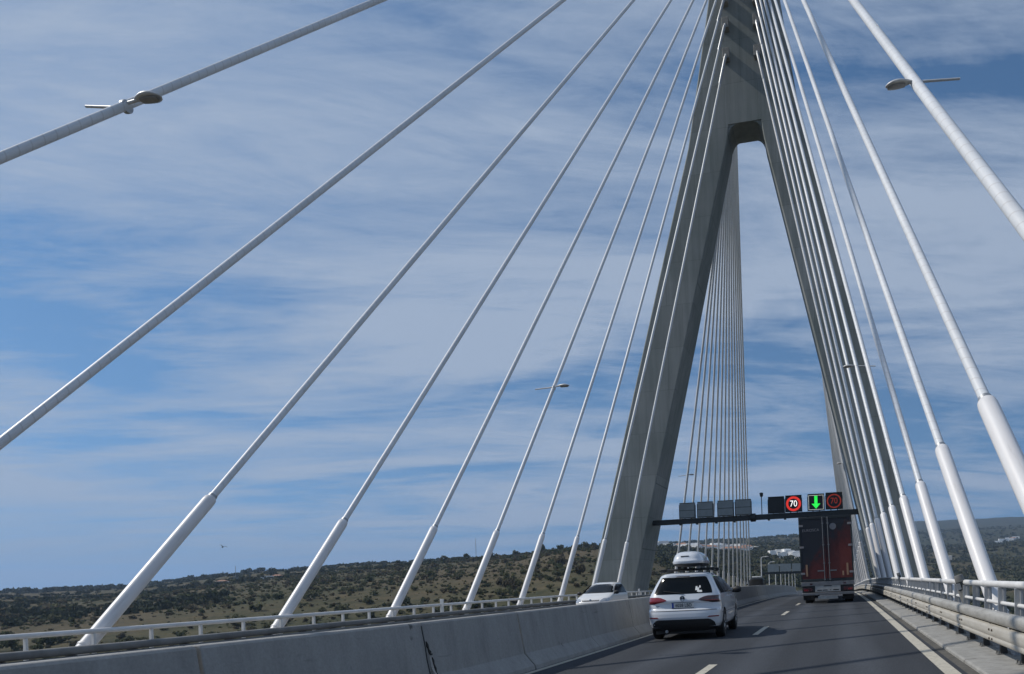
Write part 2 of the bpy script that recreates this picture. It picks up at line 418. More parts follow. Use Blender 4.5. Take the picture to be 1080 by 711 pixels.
# ------------------------------------------------------------------ sun, sky with thin streaked cloud
SUN = Vector((-1.0, -0.107, 1.0)).normalized()
sl = bpy.data.lights.new('sun', 'SUN'); sl.energy = 3.6; sl.angle = math.radians(0.53); sl.color = (1.0, 0.95, 0.87)
so = bpy.data.objects.new('sun', sl); COL.objects.link(so)
so.rotation_euler = (-SUN).to_track_quat('-Z', 'Y').to_euler(); so.location = (-60, -20, 90)
wd = bpy.data.worlds.new('World'); scene.world = wd; wd.use_nodes = True
nt = wd.node_tree; bg = nt.nodes['Background']
sky = nt.nodes.new('ShaderNodeTexSky'); sky.sky_type = 'NISHITA'; sky.sun_disc = False
sky.sun_elevation = math.asin(SUN.z); sky.sun_rotation = math.atan2(SUN.x, SUN.y)
sky.altitude = 50; sky.air_density = 1.0; sky.dust_density = 0.15; sky.ozone_density = 1.6
tc = nt.nodes.new('ShaderNodeTexCoord'); sp = nt.nodes.new('ShaderNodeSeparateXYZ'); nt.links.new(tc.outputs['Generated'], sp.inputs[0])
zc = N(nt, 'ShaderNodeMath', operation='MAXIMUM'); nt.links.new(sp.outputs['Z'], zc.inputs[0]); zc.inputs[1].default_value = 0.0
zl = N(nt, 'ShaderNodeMath', operation='MULTIPLY_ADD'); nt.links.new(zc.outputs[0], zl.inputs[0]); zl.inputs[1].default_value = 0.84; zl.inputs[2].default_value = 0.16
sv = nt.nodes.new('ShaderNodeCombineXYZ'); nt.links.new(sp.outputs['X'], sv.inputs[0]); nt.links.new(sp.outputs['Y'], sv.inputs[1]); nt.links.new(zl.outputs[0], sv.inputs[2])
nv = N(nt, 'ShaderNodeVectorMath', operation='NORMALIZE'); nt.links.new(sv.outputs[0], nv.inputs[0]); nt.links.new(nv.outputs[0], sky.inputs['Vector'])
za = N(nt, 'ShaderNodeMath', operation='ADD'); nt.links.new(zc.outputs[0], za.inputs[0]); za.inputs[1].default_value = 0.10
def div(a):
    d = N(nt, 'ShaderNodeMath', operation='DIVIDE'); nt.links.new(a, d.inputs[0]); nt.links.new(za.outputs[0], d.inputs[1]); return d.outputs[0]
cb = nt.nodes.new('ShaderNodeCombineXYZ'); nt.links.new(div(sp.outputs['X']), cb.inputs[0]); nt.links.new(div(sp.outputs['Y']), cb.inputs[1])
def cloudmap(rot, scale, loc=(0, 0, 0)):
    mp = nt.nodes.new('ShaderNodeMapping'); mp.vector_type = 'TEXTURE'; mp.inputs['Rotation'].default_value = (0, 0, math.radians(rot)); mp.inputs['Scale'].default_value = scale; mp.inputs['Location'].default_value = loc
    nt.links.new(cb.outputs[0], mp.inputs['Vector']); return mp.outputs[0]
n1 = noise(nt, cloudmap(22, (1.9, 0.85, 1), (-5.2, 8.1, 0)), 0.85, 12, 0.60, 0.9)
n2 = noise(nt, cloudmap(30, (1.1, 0.36, 1), (7.0, 2.0, 4)), 1.3, 14, 0.70, 1.1)
n3 = noise(nt, cloudmap(12, (0.55, 0.12, 1), (1.0, 5.0, 2)), 2.4, 10, 0.72, 0.5)
ad = N(nt, 'ShaderNodeMath', operation='MULTIPLY_ADD'); nt.links.new(n2, ad.inputs[0]); ad.inputs[1].default_value = 0.36; nt.links.new(n1, ad.inputs[2])
ad2 = N(nt, 'ShaderNodeMath', operation='MULTIPLY_ADD'); nt.links.new(n3, ad2.inputs[0]); ad2.inputs[1].default_value = 0.13; nt.links.new(ad.outputs[0], ad2.inputs[2])
mask = ramp(nt, [(0.635, (0.0,)*3), (0.72, (0.42,)*3), (0.84, (0.88,)*3)], ad2.outputs[0])
low = ramp(nt, [(0.0, (0.45,)*3), (0.08, (1.0,)*3)], sp.outputs['Z'])
mk = N(nt, 'ShaderNodeMath', operation='MULTIPLY'); nt.links.new(mask.outputs[0], mk.inputs[0]); nt.links.new(low.outputs[0], mk.inputs[1])
CLOUD = (3.75, 4.50, 5.70)
mx = nt.nodes.new('ShaderNodeMix'); mx.data_type = 'RGBA'
nt.links.new(mk.outputs[0], mx.inputs[0]); nt.links.new(mix(nt, 1.0, sky.outputs[0], (0.58, 0.82, 0.95), 'MULTIPLY'), mx.inputs[6]); mx.inputs[7].default_value = (*CLOUD, 1)
nt.links.new(mx.outputs[2], bg.inputs['Color']); bg.inputs['Strength'].default_value = 0.112
scene.view_settings.view_transform = 'Standard'; scene.view_settings.look = 'None'; scene.view_settings.gamma = 1
scene.view_settings.use_curve_mapping = False; scene.view_settings.exposure = -0.08
scene.cycles.use_denoising = True; scene.cycles.max_bounces = 6; scene.cycles.volume_bounces = 0

# ------------------------------------------------------------------ the road's line in plan and height
CF = 0.022
_sk = [(-200, 0), (90, 0), (130, -0.5), (160, -1.2), (200, -2.8), (240, -4.4), (280, -5.6), (320, -6.7), (360, -7.6), (400, -8.5), (480, -9.8), (700, -13)]
_zk = [(-200, 0), (12, 0), (25, .08), (40, .15), (55, .14), (70, .05), (80, -.07), (90, -.24), (110, -.7), (145, -1.9), (180, -2.9), (220, -3.5), (300, -4.0), (700, -4.6)]
_yy = np.arange(-200, 701, 1.0)
def _smooth(k, w):
    v = np.interp(_yy, [a for a, _ in k], [b for _, b in k]); ker = np.hanning(w); ker /= ker.sum()
    return np.convolve(np.pad(v, w//2, mode='edge'), ker, mode='valid')[:len(_yy)]
_S, _Z = _smooth(_sk, 31), _smooth(_zk, 17)
def S(y): return float(np.interp(y, _yy, _S))
def RZ(y): return float(np.interp(y, _yy, _Z))
def P(x, y, h=0.0): return Vector((x + S(y), y, RZ(y) + CF*x + h))
def heading(y): return math.atan2(-(S(y+1)-S(y-1)), 2.0)
def stations(a, b, near=2.0):
    out = [a]; y = a
    while y < b:
        y += near if y < 130 else 6.0
        out.append(min(y, b))
    return out
def sweep(mb, prof, a, b, closed=True, caps=True, mat=0, step=2.0):
    return mb.loft([[P(x, y, h) for x, h in prof] for y in stations(a, b, step)], caps and closed, closed, mat)

Y0, Y1 = -70, 430
# carriageways and markings
def surface(name, x0, x1, h, mat, a=Y0, b=Y1, n=4):
    mb = MB()
    mb.loft([[P(x0+(x1-x0)*k/n, y, h) for k in range(n+1)] for y in stations(a, b)], False, False)
    o = mb.build(name, mat, smooth=0)
    for p in o.data.polygons:
        if p.normal.z < 0: o.data.flip_normals(); break
    return tag(o, kind='structure')
surface('road', -5.3, 1.58, 0.0, M['asphalt'])
surface('road', -14.2, -5.75, 0.0, M['asphalt'])
surface('gutter', 1.58, 1.72, 0.0, M['gutter'])
surface('gutter', -14.34, -14.2, 0.0, M['gutter'])
surface('road_marking', 1.30, 1.50, 0.005, M['paint'])
surface('road_marking', -5.06, -4.93, 0.005, M['paint'])
surface('road_marking', -6.42, -6.28, 0.005, M['paint'])
surface('road_marking', -14.05, -13.9, 0.005, M['paint'])
for k in range(-2, 14):
    y = 9.2 + 9.3*k
    surface('road_marking', -2.10, -1.96, 0.005, M['paint'], y, y+3.0, 1)
    surface('road_marking', -10.3, -10.16, 0.005, M['paint'], y+2, y+5.0, 1)
# kerb with its ledge, in cast lengths so that joints show
for side in (0, 1):
    mir = (lambda x: x) if side == 0 else (lambda x: -12.6 - x)
    mb = MB()
    sweep(mb, [(mir(1.72), -0.3), (mir(1.72), 0.035), (mir(1.745), 0.055), (mir(1.88), 0.06), (mir(2.62+.4*side), 0.08), (mir(2.62+.4*side), -0.3)], Y0, Y1)
    tag(mb.build('pavement', M['kerb'], smooth=25), kind='structure')
# joint lines across the kerb
for k in range(0, 28):
    y = 5.4 + 2.05*k
    mb = MB()
    mb.loft([[P(1.716, yy, 0.01), P(1.716, yy, 0.038), P(1.742, yy, 0.059), P(1.88, yy, 0.064)] for yy in (y, y+0.02)], False, False)
    tag(mb.build('kerb', M['gutter'], smooth=0), kind='structure')
# deck below
mb = MB()
sweep(mb, [(-16.4, -0.32), (3.15, -0.32), (3.2, -0.75), (1.0, -2.4), (-13.6, -2.4), (-16.45, -0.75)], Y0, Y1)
deck = tag(mb.build('bridge_deck', M['barrier'], smooth=25), 'grey concrete bridge deck carrying both carriageways under the stay cables', 'bridge deck')
mb = MB(); sweep(mb, [(2.64, -0.315), (2.64, 0.0), (3.1, 0.0), (3.1, -0.315)], Y0, Y1); mb.build('edge_beam', M['kerb'], deck)
mb = MB(); sweep(mb, [(-16.3, -0.315), (-16.3, 0.0), (-15.66, 0.0), (-15.66, -0.315)], Y0, Y1); mb.build('edge_beam', M['kerb'], deck)

# ------------------------------------------------------------------ median barriers
ORD = ['nearest', 'second', 'third', 'fourth', 'fifth', 'sixth', 'seventh', 'eighth', 'ninth', 'tenth', 'eleventh', 'twelfth', 'thirteenth', 'fourteenth',
       'fifteenth', 'sixteenth', 'seventeenth', 'eighteenth', 'nineteenth', 'twentieth', '21st', '22nd', '23rd', '24th', '25th', '26th', '27th', '28th', '29th', '30th', '31st', '32nd', '33rd', '34th', '35th', '36th', '37th', '38th', '39th', '40th']
njp = [(-5.10, -0.02), (-5.12, 0.07), (-5.30, 0.28), (-5.42, .97), (-5.45, 1.00), (-5.60, 1.00), (-5.63, .97), (-5.75, 0.28), (-5.93, 0.07), (-5.95, -0.02)]
joints = [-18.1, -14.7, -11.3, -7.9, -4.5, -1.1, 2.1, 5.5, 9.1, 12.2, 15.8] + [15.8 + 3.5*k for k in range(1, 25)]
for side in (0,):
    vis = 0
    for i in range(len(joints)-1):
        a, b = joints[i]+0.018, joints[i+1]-0.018
        jit = random.uniform(-0.012, 0.012)
        prof = [(x + jit, h) for x, h in njp] if side == 0 else [(-12.62 - x + jit, h*0.95) for x, h in njp]
        c = P(prof[4][0], (a+b)/2)
        mb = MB()
        mb.loft([[P(x, y, h)-c for x, h in prof] for y in np.linspace(a, b, 3)])
        o = mb.build('concrete_barrier', M['barrier'], smooth=20, bevel=0.012); o.location = c
        if side == 0:
            if b < 3: lab = 'grey concrete median barrier segment beside or behind the camera, outside the frame'; 
            elif abs(a-9.1) < .1: lab = 'concrete median barrier segment starting at the broken, chipped joint'
            elif abs(b-9.1) < .1: lab = 'concrete median barrier segment just before the broken, chipped joint'
            else:
                vis += 1; lab = f'grey concrete median barrier segment beside our lane, {ORD[vis]} in the row counting from the camera'
            if abs(a-5.5) < .1 or abs(a-9.1) < .1: vis += 1
        else:
            lab = f'low concrete barrier segment on the far side of the median, number {i+1} along its row' if False else f'concrete barrier segment on the oncoming side of the median, {ORD[i]} in its row'
        tag(o, lab, 'road barrier', 'median barrier segments')
        if side == 0 and abs(b-9.1) < .1: seg_pre = o
        if side == 0 and abs(a-9.1) < .1: seg_post = o
def bx(h):  # barrier right face at height h
    return float(np.interp(h, [-.02, .07, .28, .97], [-5.10, -5.12, -5.30, -5.42]))
def chip(name, pts, parent, mat, off=0.006):
    mb = MB()
    vs = [mb.bm.verts.new(P(bx(h)+off, y, h) - parent.location) for y, h in pts]
    mb.bm.faces.new(vs); bmesh.ops.triangulate(mb.bm, faces=mb.bm.faces[:])
    r = bmesh.ops.extrude_face_region(mb.bm, geom=mb.bm.faces[:])
    for v in r['geom']:
        if isinstance(v, bmesh.types.BMVert): v.co.x -= 0.03
    return mb.build(name, mat, parent, smooth=0)
M['crack'] = simple('broken_concrete', (0.035, 0.034, 0.033), 0.95, 0, 0.4, 20)
M['fresh'] = simple('fresh_broken_concrete', (0.40, 0.38, 0.35), 0.95, 0, 0.2, 25)
chip('broken_edge', [(9.13, .74), (9.16, .70), (9.165, .63), (9.20, .60), (9.19, .575), (9.235, .565), (9.20, .55), (9.175, .555), (9.15, .59), (9.145, .64), (9.125, .67)], seg_post, M['crack'])
chip('broken_edge', [(9.21, .52), (9.235, .47), (9.225, .43), (9.255, .37), (9.245, .31), (9.275, .24), (9.27, .19), (9.29, .10), (9.275, .08), (9.25, .16), (9.245, .22), (9.22, .29), (9.225, .36), (9.20, .42), (9.205, .47)], seg_post, M['crack'])
chip('spalled_patch', [(9.14, .55), (9.18, .53), (9.19, .42), (9.215, .33), (9.23, .22), (9.25, .10), (9.19, .07), (9.15, .20), (9.135, .40)], seg_post, M['fresh'], .003)
chip('joint_crack', [(9.078, .95), (9.086, .7), (9.07, .5), (9.084, .3), (9.075, .05), (9.06, .05), (9.066, .3), (9.055, .5), (9.068, .7), (9.066, .95)], seg_pre, M['crack'])

# ------------------------------------------------------------------ guardrails
def guardrail(mir, label, tones, a=-6, b=240, npost=90):
    mrail = M['rail'] if tones == 0 else M['rail_shaded_worn']  # left rail gets the darker grey that carries its shade
    root = empty('guardrail', P(mir(2.25), 20)); rl = root.location
    tag(root, label, 'guardrail', 'guardrails along the bridge')
    def sw(prof): 
        mb = MB(); mb.loft([[P(mir(x), y, h)-rl for x, h in prof] for y in stations(a, b)], True, True); return mb
    tube = [(2.22+0.105*math.copysign(abs(math.cos(t))**.7, math.cos(t)), 0.625+0.085*math.copysign(abs(math.sin(t))**.7, math.sin(t))) for t in np.linspace(0, 2*PI, 25)[:-1]]
    mb = sw(tube)
    mb.build('upper_rail', mrail, root, smooth=50)
    out = [(2.17, .548), (2.11, .542), (2.085, .525), (2.076, .49), (2.074, .42), (2.076, .365), (2.086, .352), (2.086, .340), (2.074, .325), (2.074, .275), (2.085, .252), (2.11, .243), (2.17, .24)]
    prof = out + [(x + .012 if x < 2.16 else x, h + (.01 if h < .3 else -.01 if h > .5 else 0)) for x, h in out[::-1]]
    prof = [(x, (h-.25)*.75+.305) for x, h in prof]
    low = sw(prof)
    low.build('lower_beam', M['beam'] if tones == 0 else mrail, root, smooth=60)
    posts = 0
    proto = None
    for k in range(npost):
        y = 5.35 + 1.33*k
        x = 2.33
        if proto is None:
            pm = MB(); s = 1 if mir(1) > 0 else -1
            pm.box((-.045, -.035, .008), (-.038, .035, .52)); pm.box((.038, -.035, .008), (.045, .035, .52)); pm.box((-.0379, -.035, .008), (.0379, -.028, .52))
            proto = pm.build('post', M['rail_post'], root, smooth=0)
            bp = MB(); bp.box((-.10, -.09, 0), (.09, .09, .007))
            for sx in (-.08, .07):
                for sy in (-.07, .07): bp.lathe([(.012, .0071), (.012, .05), (.02, .0501), (.02, .03), (.0, .029)][:2], 'z', (sx, sy, 0), 6)
            base = bp.build('base_plate', M['rail_shaded_worn'], proto, smooth=0)
            br = MB(); br.box((-.18*s if s > 0 else .045, -.03, .36), (-.0451 if s > 0 else .18, .03, .47)); br.build('spacer', M['rail_post'], proto, smooth=0)
            o = proto
        else:
            o = copy_tree(proto, root)
        o.location = P(mir(x), y, 0.073) - rl
    # splice bolts
    for k in range(44):
        y = 6.2 + 2.66*k
        mb = MB()
        for dy in (-.1, .1):
            for h in (.47, .345): mb.lathe([(.017, -.004), (.017, .006), (.009, .010)], 'x', (0, dy, h), 8)
        if mir(1) > 0:
            o = mb.build('splice_bolt', M['bolt'], root, smooth=0); o.location = P(2.068, y, 0) - rl
            o.scale = (-1, 1, 1)
    return root
guardrail(lambda x: x, 'dusty galvanised guardrail with tube and bolted beam beside our lane on the right', 0)
def guard_left():
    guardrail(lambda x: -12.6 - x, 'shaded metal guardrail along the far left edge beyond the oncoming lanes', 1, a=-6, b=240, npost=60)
guard_left()

# ------------------------------------------------------------------ railings
def railing(x, hb, h1, h2, label, ys, post_mat, wid, a, b, drop=0.0):
    root = empty('bridge_railing', P(x, 20)); rl = root.location
    tag(root, label, 'railing', 'railings along the bridge edges')
    for name, h, r in (('top_rail', h1, .055), ('middle_rail', h2, .032)):
        mb = MB(); mb.tube([P(x, y, h)-rl for y in stations(a, b)], r, 10); mb.build(name, M['white_steel'], root, smooth=60)
    proto = None
    for y in ys:
        if proto is None:
            mb = MB(); mb.prism([(-wid/2-.015, 0), (wid/2+.015, 0), (wid/2, h1-hb-.05), (-wid/2, h1-hb-.05)], 'xz', -.012, .012)
            mb.box((.028-.02, -.035, 0.0), (.028+.02, -.0121, h1-hb-.055))
            proto = mb.build('post', post_mat, root, smooth=0, bevel=0.004)
            pb = MB(); pb.box((-.11, -.08, -.02), (.11, .08, .012)); pb.build('base_plate', post_mat, proto, smooth=0)
            o = proto
        else: o = copy_tree(proto, root)
        o.location = P(x, y, hb) - rl
    return root
railing(2.52, .075, 1.08, .78, 'white tubular railing with grey posts along the right bridge edge behind the guardrail', [5.95+1.17*k for k in range(99)], M['post_steel'], .12, -6, 240)
railing(-15.4, .08, .97, .58, 'pale railing with short posts on the far left bridge edge above the barrier', [7.4+1.38*k for k in range(95)], M['white_steel'], .10, -6, 240)

# small white marker plates on the left railing
for (px_y, lab) in ((27.2, 'small white marker plate on the left railing between two thick cable sleeves'), (57.5, 'small white marker plate on the left railing in front of the tower leg')):
    r = empty('marker_plate', P(-15.3, px_y, .66)); tag(r, lab, 'marker', 'marker plates on the left railing')
    mb = MB(); mb.cbox((0, 0, .28), (.15, .03, .52)); mb.build('panel', M['white_steel'], r, bevel=.006)
    mb = MB(); mb.tube([(0, .035, -.3), (0, .035, .5)], .02, 8); mb.build('bracket', M['galv'], r)

# grey cylinders leaning on the right railing
def damper(y, h, s, lab):
    r = empty('utility_cylinder', P(2.46, y, h)); r.rotation_euler = (0, math.radians(-16), 0); r.scale = (s, s, s)
    tag(r, lab, 'utility cylinder', 'cylinders on the right railing')
    mb = MB(); mb.lathe([(.085, -.34), (.10, -.32), (.10, -.06)], 'z', n=20); mb.build('lower_shell', M['rail_shaded_worn'], r)
    mb = MB(); mb.lathe([(.088, -.0599), (.088, .12)], 'z', n=20); mb.build('dark_band', M['dark_steel'], r)
    mb = MB(); mb.cbox((-.06, -.055, .03), (.07, .07, .13)); mb.build('data_plate', M['galv'], r)
    mb = MB(); mb.lathe([(.092, .1201), (.092, .25), (.088, .258)], 'z', n=20); mb.build('cap', M['rail_shaded_worn'], r)
    mb = MB(); mb.tube([(.0, 0, -.339), (.0, 0, -.62)], .025, 8); mb.build('stem', M['dark_steel'], r)
damper(16.6, .98, 1.0, 'grey dark-banded metal cylinder leaning against the right railing, the larger one nearer the camera')
damper(33.0, 1.12, 0.8, 'small dark cylinder with white top on the right railing, the farther one')
r = empty('junction_box', P(2.9, 21.5, .0)); tag(r, 'small white box on a thin post behind the right railing', 'junction box')
mb = MB(); mb.cbox((0, 0, 1.66), (.11, .10, .12)); mb.build('box', M['white_steel'], r, bevel=.008)
mb = MB(); mb.tube([(0, 0, 0), (0, 0, 1.599)], .025, 8); mb.build('post', M['galv'], r)

# ------------------------------------------------------------------ tower
tower = empty('bridge_tower', (-6.3, 62.5, 0)); tag(tower, 'tall grey A-shaped concrete tower holding the stay cables over the road', 'bridge tower')
tl = tower.location
FY = 60.0
def back(z): return float(np.interp(z, [-28, 2, 36, 70], [66.0, 65.0, 62.9, 62.7]))
def leg(xs, inner_sign):
    mb = MB(); rings = []
    c = 0.08
    for z, xo, xi in xs:
        lo, hi = min(xo, xi), max(xo, xi); yb = back(z)
        rings.append([Vector((lo+c, FY, z))-tl, Vector((hi-c, FY, z))-tl, Vector((hi, FY+c, z))-tl, Vector((hi, yb-c, z))-tl, Vector((hi-c, yb, z))-tl, Vector((lo+c, yb, z))-tl, Vector((lo, yb-c, z))-tl, Vector((lo, FY+c, z))-tl])
    mb.loft(rings, False); return mb.build('leg', M['tower'], tower, smooth=15)
leg([(-28, -27.7, -23.2), (2.7, -19.72, -15.98), (20, -15.16, -11.72), (36.2, -10.87, -7.72), (37.6, -10.62, -7.52)], 1)
leg([(-28, 9.9, 14.2), (2.0, 2.62, 5.98), (20, -1.28, 1.90), (36.2, -4.82, -1.72), (37.6, -5.02, -1.98)], -1)
mb = MB(); rings = []
for z, a, b in ((37.6, -10.62, -1.98), (42, -9.85, -2.62), (47.5, -8.92, -3.38), (53, -8.35, -3.95), (60, -8.05, -4.25), (70, -7.9, -4.4)):
    c = .08; yb = back(z)
    rings.append([Vector(p)-tl for p in ((a+c, FY, z), (b-c, FY, z), (b, FY+c, z), (b, yb-c, z), (b-c, yb, z), (a+c, yb, z), (a, yb-c, z), (a, FY+c, z))])
mb.loft(rings, True); mb.build('mast', M['tower'], tower, smooth=15)
# rounded corners of the opening, and its soffit
for s in (-1, 1):
    p0 = (-7.60, 36.75) if s < 0 else (-4.93, 36.75); p1 = (-7.52, 37.6) if s < 0 else (-5.02, 37.6); p2 = (p1[0] - s*0.72, 37.6)
    poly = []
    for t in np.linspace(0, 1, 11):
        poly.append(((1-t)**2*p0[0] + 2*t*(1-t)*(p1[0]-s*.06) + t*t*p2[0], (1-t)**2*p0[1] + 2*t*(1-t)*(p1[1]-.06) + t*t*(p2[1]-.002)))
    poly.append((p1[0]+s*.02, 37.598))
    mb = MB(); mb.prism([(x - tl.x, z) for x, z in poly], 'xz', FY + 0.08 - tl.y, back(37) - 0.08 - tl.y); mb.build('haunch', M['tower'], tower, smooth=30)

# anchorages and cables
XL, XR = -15.7, 2.72
_AZ = [42.8, 45.2, 47.2, 48.9, 50.4, 51.8, 53.5, 55.25, 56.85, 58.3, 59.8, 61.2, 62.6, 64.0]
def anchor_z(i): return _AZ[i]   # i counts upward from the lowest
def block(x, z, front):
    mb = MB()
    y0, y1 = (FY-.55, FY+.02) if front else (back(z)-.02, back(z)+.55)
    mb.box((x-.27-tl.x, y0-tl.y, z-.42), (x+.27-tl.x, y1-tl.y, z+.42)); mb.build('anchor_block', M['kerb'], tower, smooth=0, bevel=.03)

def cable(name_pos, base, top, rc, rs, ls, tube=True):
    base, top = Vector(base), Vector(top); d = top-base; L = d.length
    q = d.to_track_quat('Z', 'Y')
    mb = MB(); mb.lathe([(rc, ls-.2), (rc, L)], 'z', n=14)
    o = mb.build('stay_cable', M['sheath'], None, smooth=60); o.location = base; o.rotation_mode = 'QUATERNION'; o.rotation_quaternion = q
    tag(o, name_pos[0], 'stay cable', name_pos[1])
    mb = MB(); mb.lathe([(rs, -.5), (rs, ls-.16), (rs*.93, ls-.05), (rs*.70, ls)], 'z', n=20); s = mb.build('sleeve', M['sleeve'], o, smooth=50)
    mb = MB(); mb.lathe([(rc*1.18, ls+.0005), (rc*1.18, ls+.07)], 'z', n=14); mb.build('collar', M['galv'], s, smooth=60)
    mb = MB(); mb.lathe([(rs*1.10, .02), (rs*1.10, .06)], 'z', n=20); mb.build('ring', M['sleeve'], s, smooth=40)
    if tube:
        mb = MB(); mb.lathe([(rc*1.02, L-2.6), (rc*1.35, L-2.5), (rc*1.35, L-.2)], 'z', n=14); mb.build('upper_tube', M['galv'], o, smooth=60)
    return o, base, d, L

cables = {}
for i in range(-3, 10):                      # i = 9 lowest and nearest the tower on the photographed fan
    yb = 1.65 + 5.65*i
    k = 9-i
    for side in ('L', 'R'):
        X = XL if side == 'L' else XR
        y = yb if side == 'L' else {0: 4.6, 1: 9.2, 2: 14.2, 3: 19.3, 4: 24.6, 5: 30.0, 6: 35.6}.get(i, yb)
        zt = anchor_z(k) if side == 'L' else {0: 57.0, 1: 55.3, 2: 53.6, 3: 52.2, 4: 51.0, 5: 49.7, 6: 48.3, 7: 46.8, 8: 45.0, 9: 42.6}.get(i, anchor_z(k))
        xt = -7.55 if side == 'L' else -5.10
        hb = 0.62 if side == 'L' else 0.5
        place = 'left' if side == 'L' else 'right'
        if side == 'L': n = i + 1; lab = f'white stay cable on the left before the tower, {ORD[i-0] if i>0 else "first"} from the left edge'
        else: lab = f'bright white stay cable on the right before the tower, {ORD[i] if i>0 else "outermost"} from the right edge'
        if (side == 'L' and i < 0) or (side == 'R' and i < 0):
            lab = f'white stay cable anchored behind the camera on the {place} bridge edge, outside the frame'
        cables[side, i] = cable((lab, f'stay cables on the {place} before the tower'), P(X, y, hb), (xt, FY-.5, zt), .088, .15, 4.6 if i < 3 else 4.15)
        if i >= -3: block(xt, zt+.12, True)
for i in range(14):
    y = 72 + 5.65*i
    for side in ('L', 'R'):
        X = XL if side == 'L' else XR; zt = anchor_z(i); xt = -7.45 if side == 'L' else -5.15
        if side == 'L': lab = f'thin stay cable beyond the tower inside its opening, {ORD[i] if i else "first"} from the left'
        else: lab = f'thin stay cable beyond the tower beside the truck, {ORD[i] if i else "first"} from the right'
        cables['F'+side, i] = cable((lab, f'stay cables beyond the tower on the {"left" if side == "L" else "right"}'), P(X, y, .6), (xt, back(zt)+.5, zt), .105, .16, 4.15)
        block(xt, zt+.12, False)

# ------------------------------------------------------------------ lamps clamped to the cables
def make_lamp(at, inward, lab, sc=.85, gap=.09, tail=-.05):
    r = empty('street_lamp', at); r.scale = (sc, sc, sc); tag(r, lab, 'street lamp', 'lamps clamped to the stay cables')
    s = inward
    mb = MB(); mb.tube([(-s*1.0, 0, tail), (-s*.3, 0, .02), (s*(gap+.08), 0, .065)], [.028, .032, .036], 10); mb.build('arm', M['lamp_metal'], r, smooth=60)
    mb = MB(); mb.lathe([(.125, -.05), (.13, -.04), (.13, .04), (.125, .05)], 'x', (0, .03, 0), 14); mb.build('clamp', M['galv'], r, smooth=40)
    # head: a flattened teardrop
    mb = MB(); rings = []
    for t in np.linspace(0, 1, 11):
        w = .21*math.sin(PI*min(1, t*.97+.03))**.55*(0.55+.55*t) if 0 < t < 1 else .03
        hgt = .10*math.sin(PI*min(1, t*.97+.03))**.6*(0.6+.5*t) if 0 < t < 1 else .02
        x = s*(gap + .64*t); zc_ = .075 - .02*t
        rings.append([(x, w*math.cos(a), zc_ + hgt*math.sin(a)*(1.0 if math.sin(a) > 0 else .55)) for a in np.linspace(0, 2*PI, 17)[:-1]])
    mb.loft(rings); hd = mb.build('lamp_head', M['lamp_metal'], r, smooth=60)
    mb = MB(); rings = []
    for t in np.linspace(.28, .93, 7):
        w = .135*math.sin(PI*t)**.5*(0.6+.5*t); x = s*(gap+.64*t); zc_ = .06-.02*t
        rings.append([(x, w*math.cos(a), zc_ - .03 + .032*math.sin(a)) for a in np.linspace(PI, 2*PI, 9)])
    mb.loft(rings, False, False); mb.build('lens', M['lamp_glass'], hd, smooth=60)
    return r
def on_cable(key, z):
    o, b, d, L = cables[key]; t = (z-b.z)/d.z; return b + d*t
make_lamp(on_cable(('L', 0), 11.5), 1, 'street lamp clamped to the outermost left cable near the upper left corner', 1.0, .26, .16)
make_lamp(on_cable(('L', 5), 11.45), 1, 'street lamp clamped to a left cable halfway between the photo edge and the tower', 1.0, .2, .0)
make_lamp(on_cable(('R', 0), 9.5), -1, 'street lamp clamped to the thick cable near the upper right corner', .68)
make_lamp(on_cable(('R', 5), 11.1), -1, 'street lamp on the right cables in front of the right tower leg')
make_lamp(on_cable(('FL', 0), 11.4), 1, 'small distant street lamp just right of the left tower leg')
make_lamp(on_cable(('FR', 0), 11.6), -1, 'small distant street lamp above the truck inside the right tower leg')

# lamp posts along the far viaduct
proto = None
for k in range(9):
    y = 160 + 40*k; base = P(-17.0, y, 0)
    if proto is None:
        proto = empty('lamp_post', base)
        mb = MB(); mb.tube([(0, 0, -.5), (0, 0, 11.0)], [.17, .11], 10); mb.build('pole', M['white_steel'], proto)
        mb = MB(); mb.tube([(0, 0, 11.0), (.4, 0, 11.25), (1.1, 0, 11.3)], .07, 8); mb.build('arm', M['white_steel'], proto)
        mb = MB(); mb.ico((1.5, 0, 11.3), (.5, .2, .11), 2); mb.build('lamp_head', M['lamp_metal'], proto)
        o = proto
    else: o = copy_tree(proto); o.location = base
    tag(o, f'pale lamp post on the far viaduct, {ORD[k] if k else "tallest"} in the row counting from the dark van', 'lamp post', 'lamp posts along the far viaduct')

# ------------------------------------------------------------------ gantry and signs
GY = 61.8
g = empty('sign_gantry', (-6.3, GY, 6.5)); tag(g, 'dark steel gantry beam spanning between the tower legs above the lanes', 'gantry')
def gz(x): return 6.50 + (x+6.3)*.010
mb = MB(); mb.loft([[Vector((x, GY+dy, gz(x)+dz))-g.location for dy, dz in ((-.2, -.21), (.2, -.21), (.2, .21), (-.2, .21))] for x in (-15.05, -6.9)]); mb.build('beam', M['dark_steel'], g, bevel=.02)
mb = MB(); mb.loft([[Vector((x, GY+dy, gz(x)+dz))-g.location for dy, dz in ((-.2, -.21), (.2, -.21), (.2, .21), (-.2, .21))] for x in (-6.45, 1.9)]); mb.build('beam', M['dark_steel'], g, bevel=.02)
mb = MB(); mb.lathe([(.30, -.22), (.34, -.18), (.34, .18), (.30, .22)], 'x', Vector((-6.67, GY, gz(-6.67)))-g.location, 16); mb.build('splice_flange', M['dark_steel'], g)
for x in (-12.7, -11.3, -9.7, -8.2, -5.4, -4.1, -2.3, -.9):
    mb = MB(); mb.cbox(Vector((x, GY, gz(x)-.26))-g.location, (.16, .46, .09)); mb.build('bracket', M['dark_steel'], g)
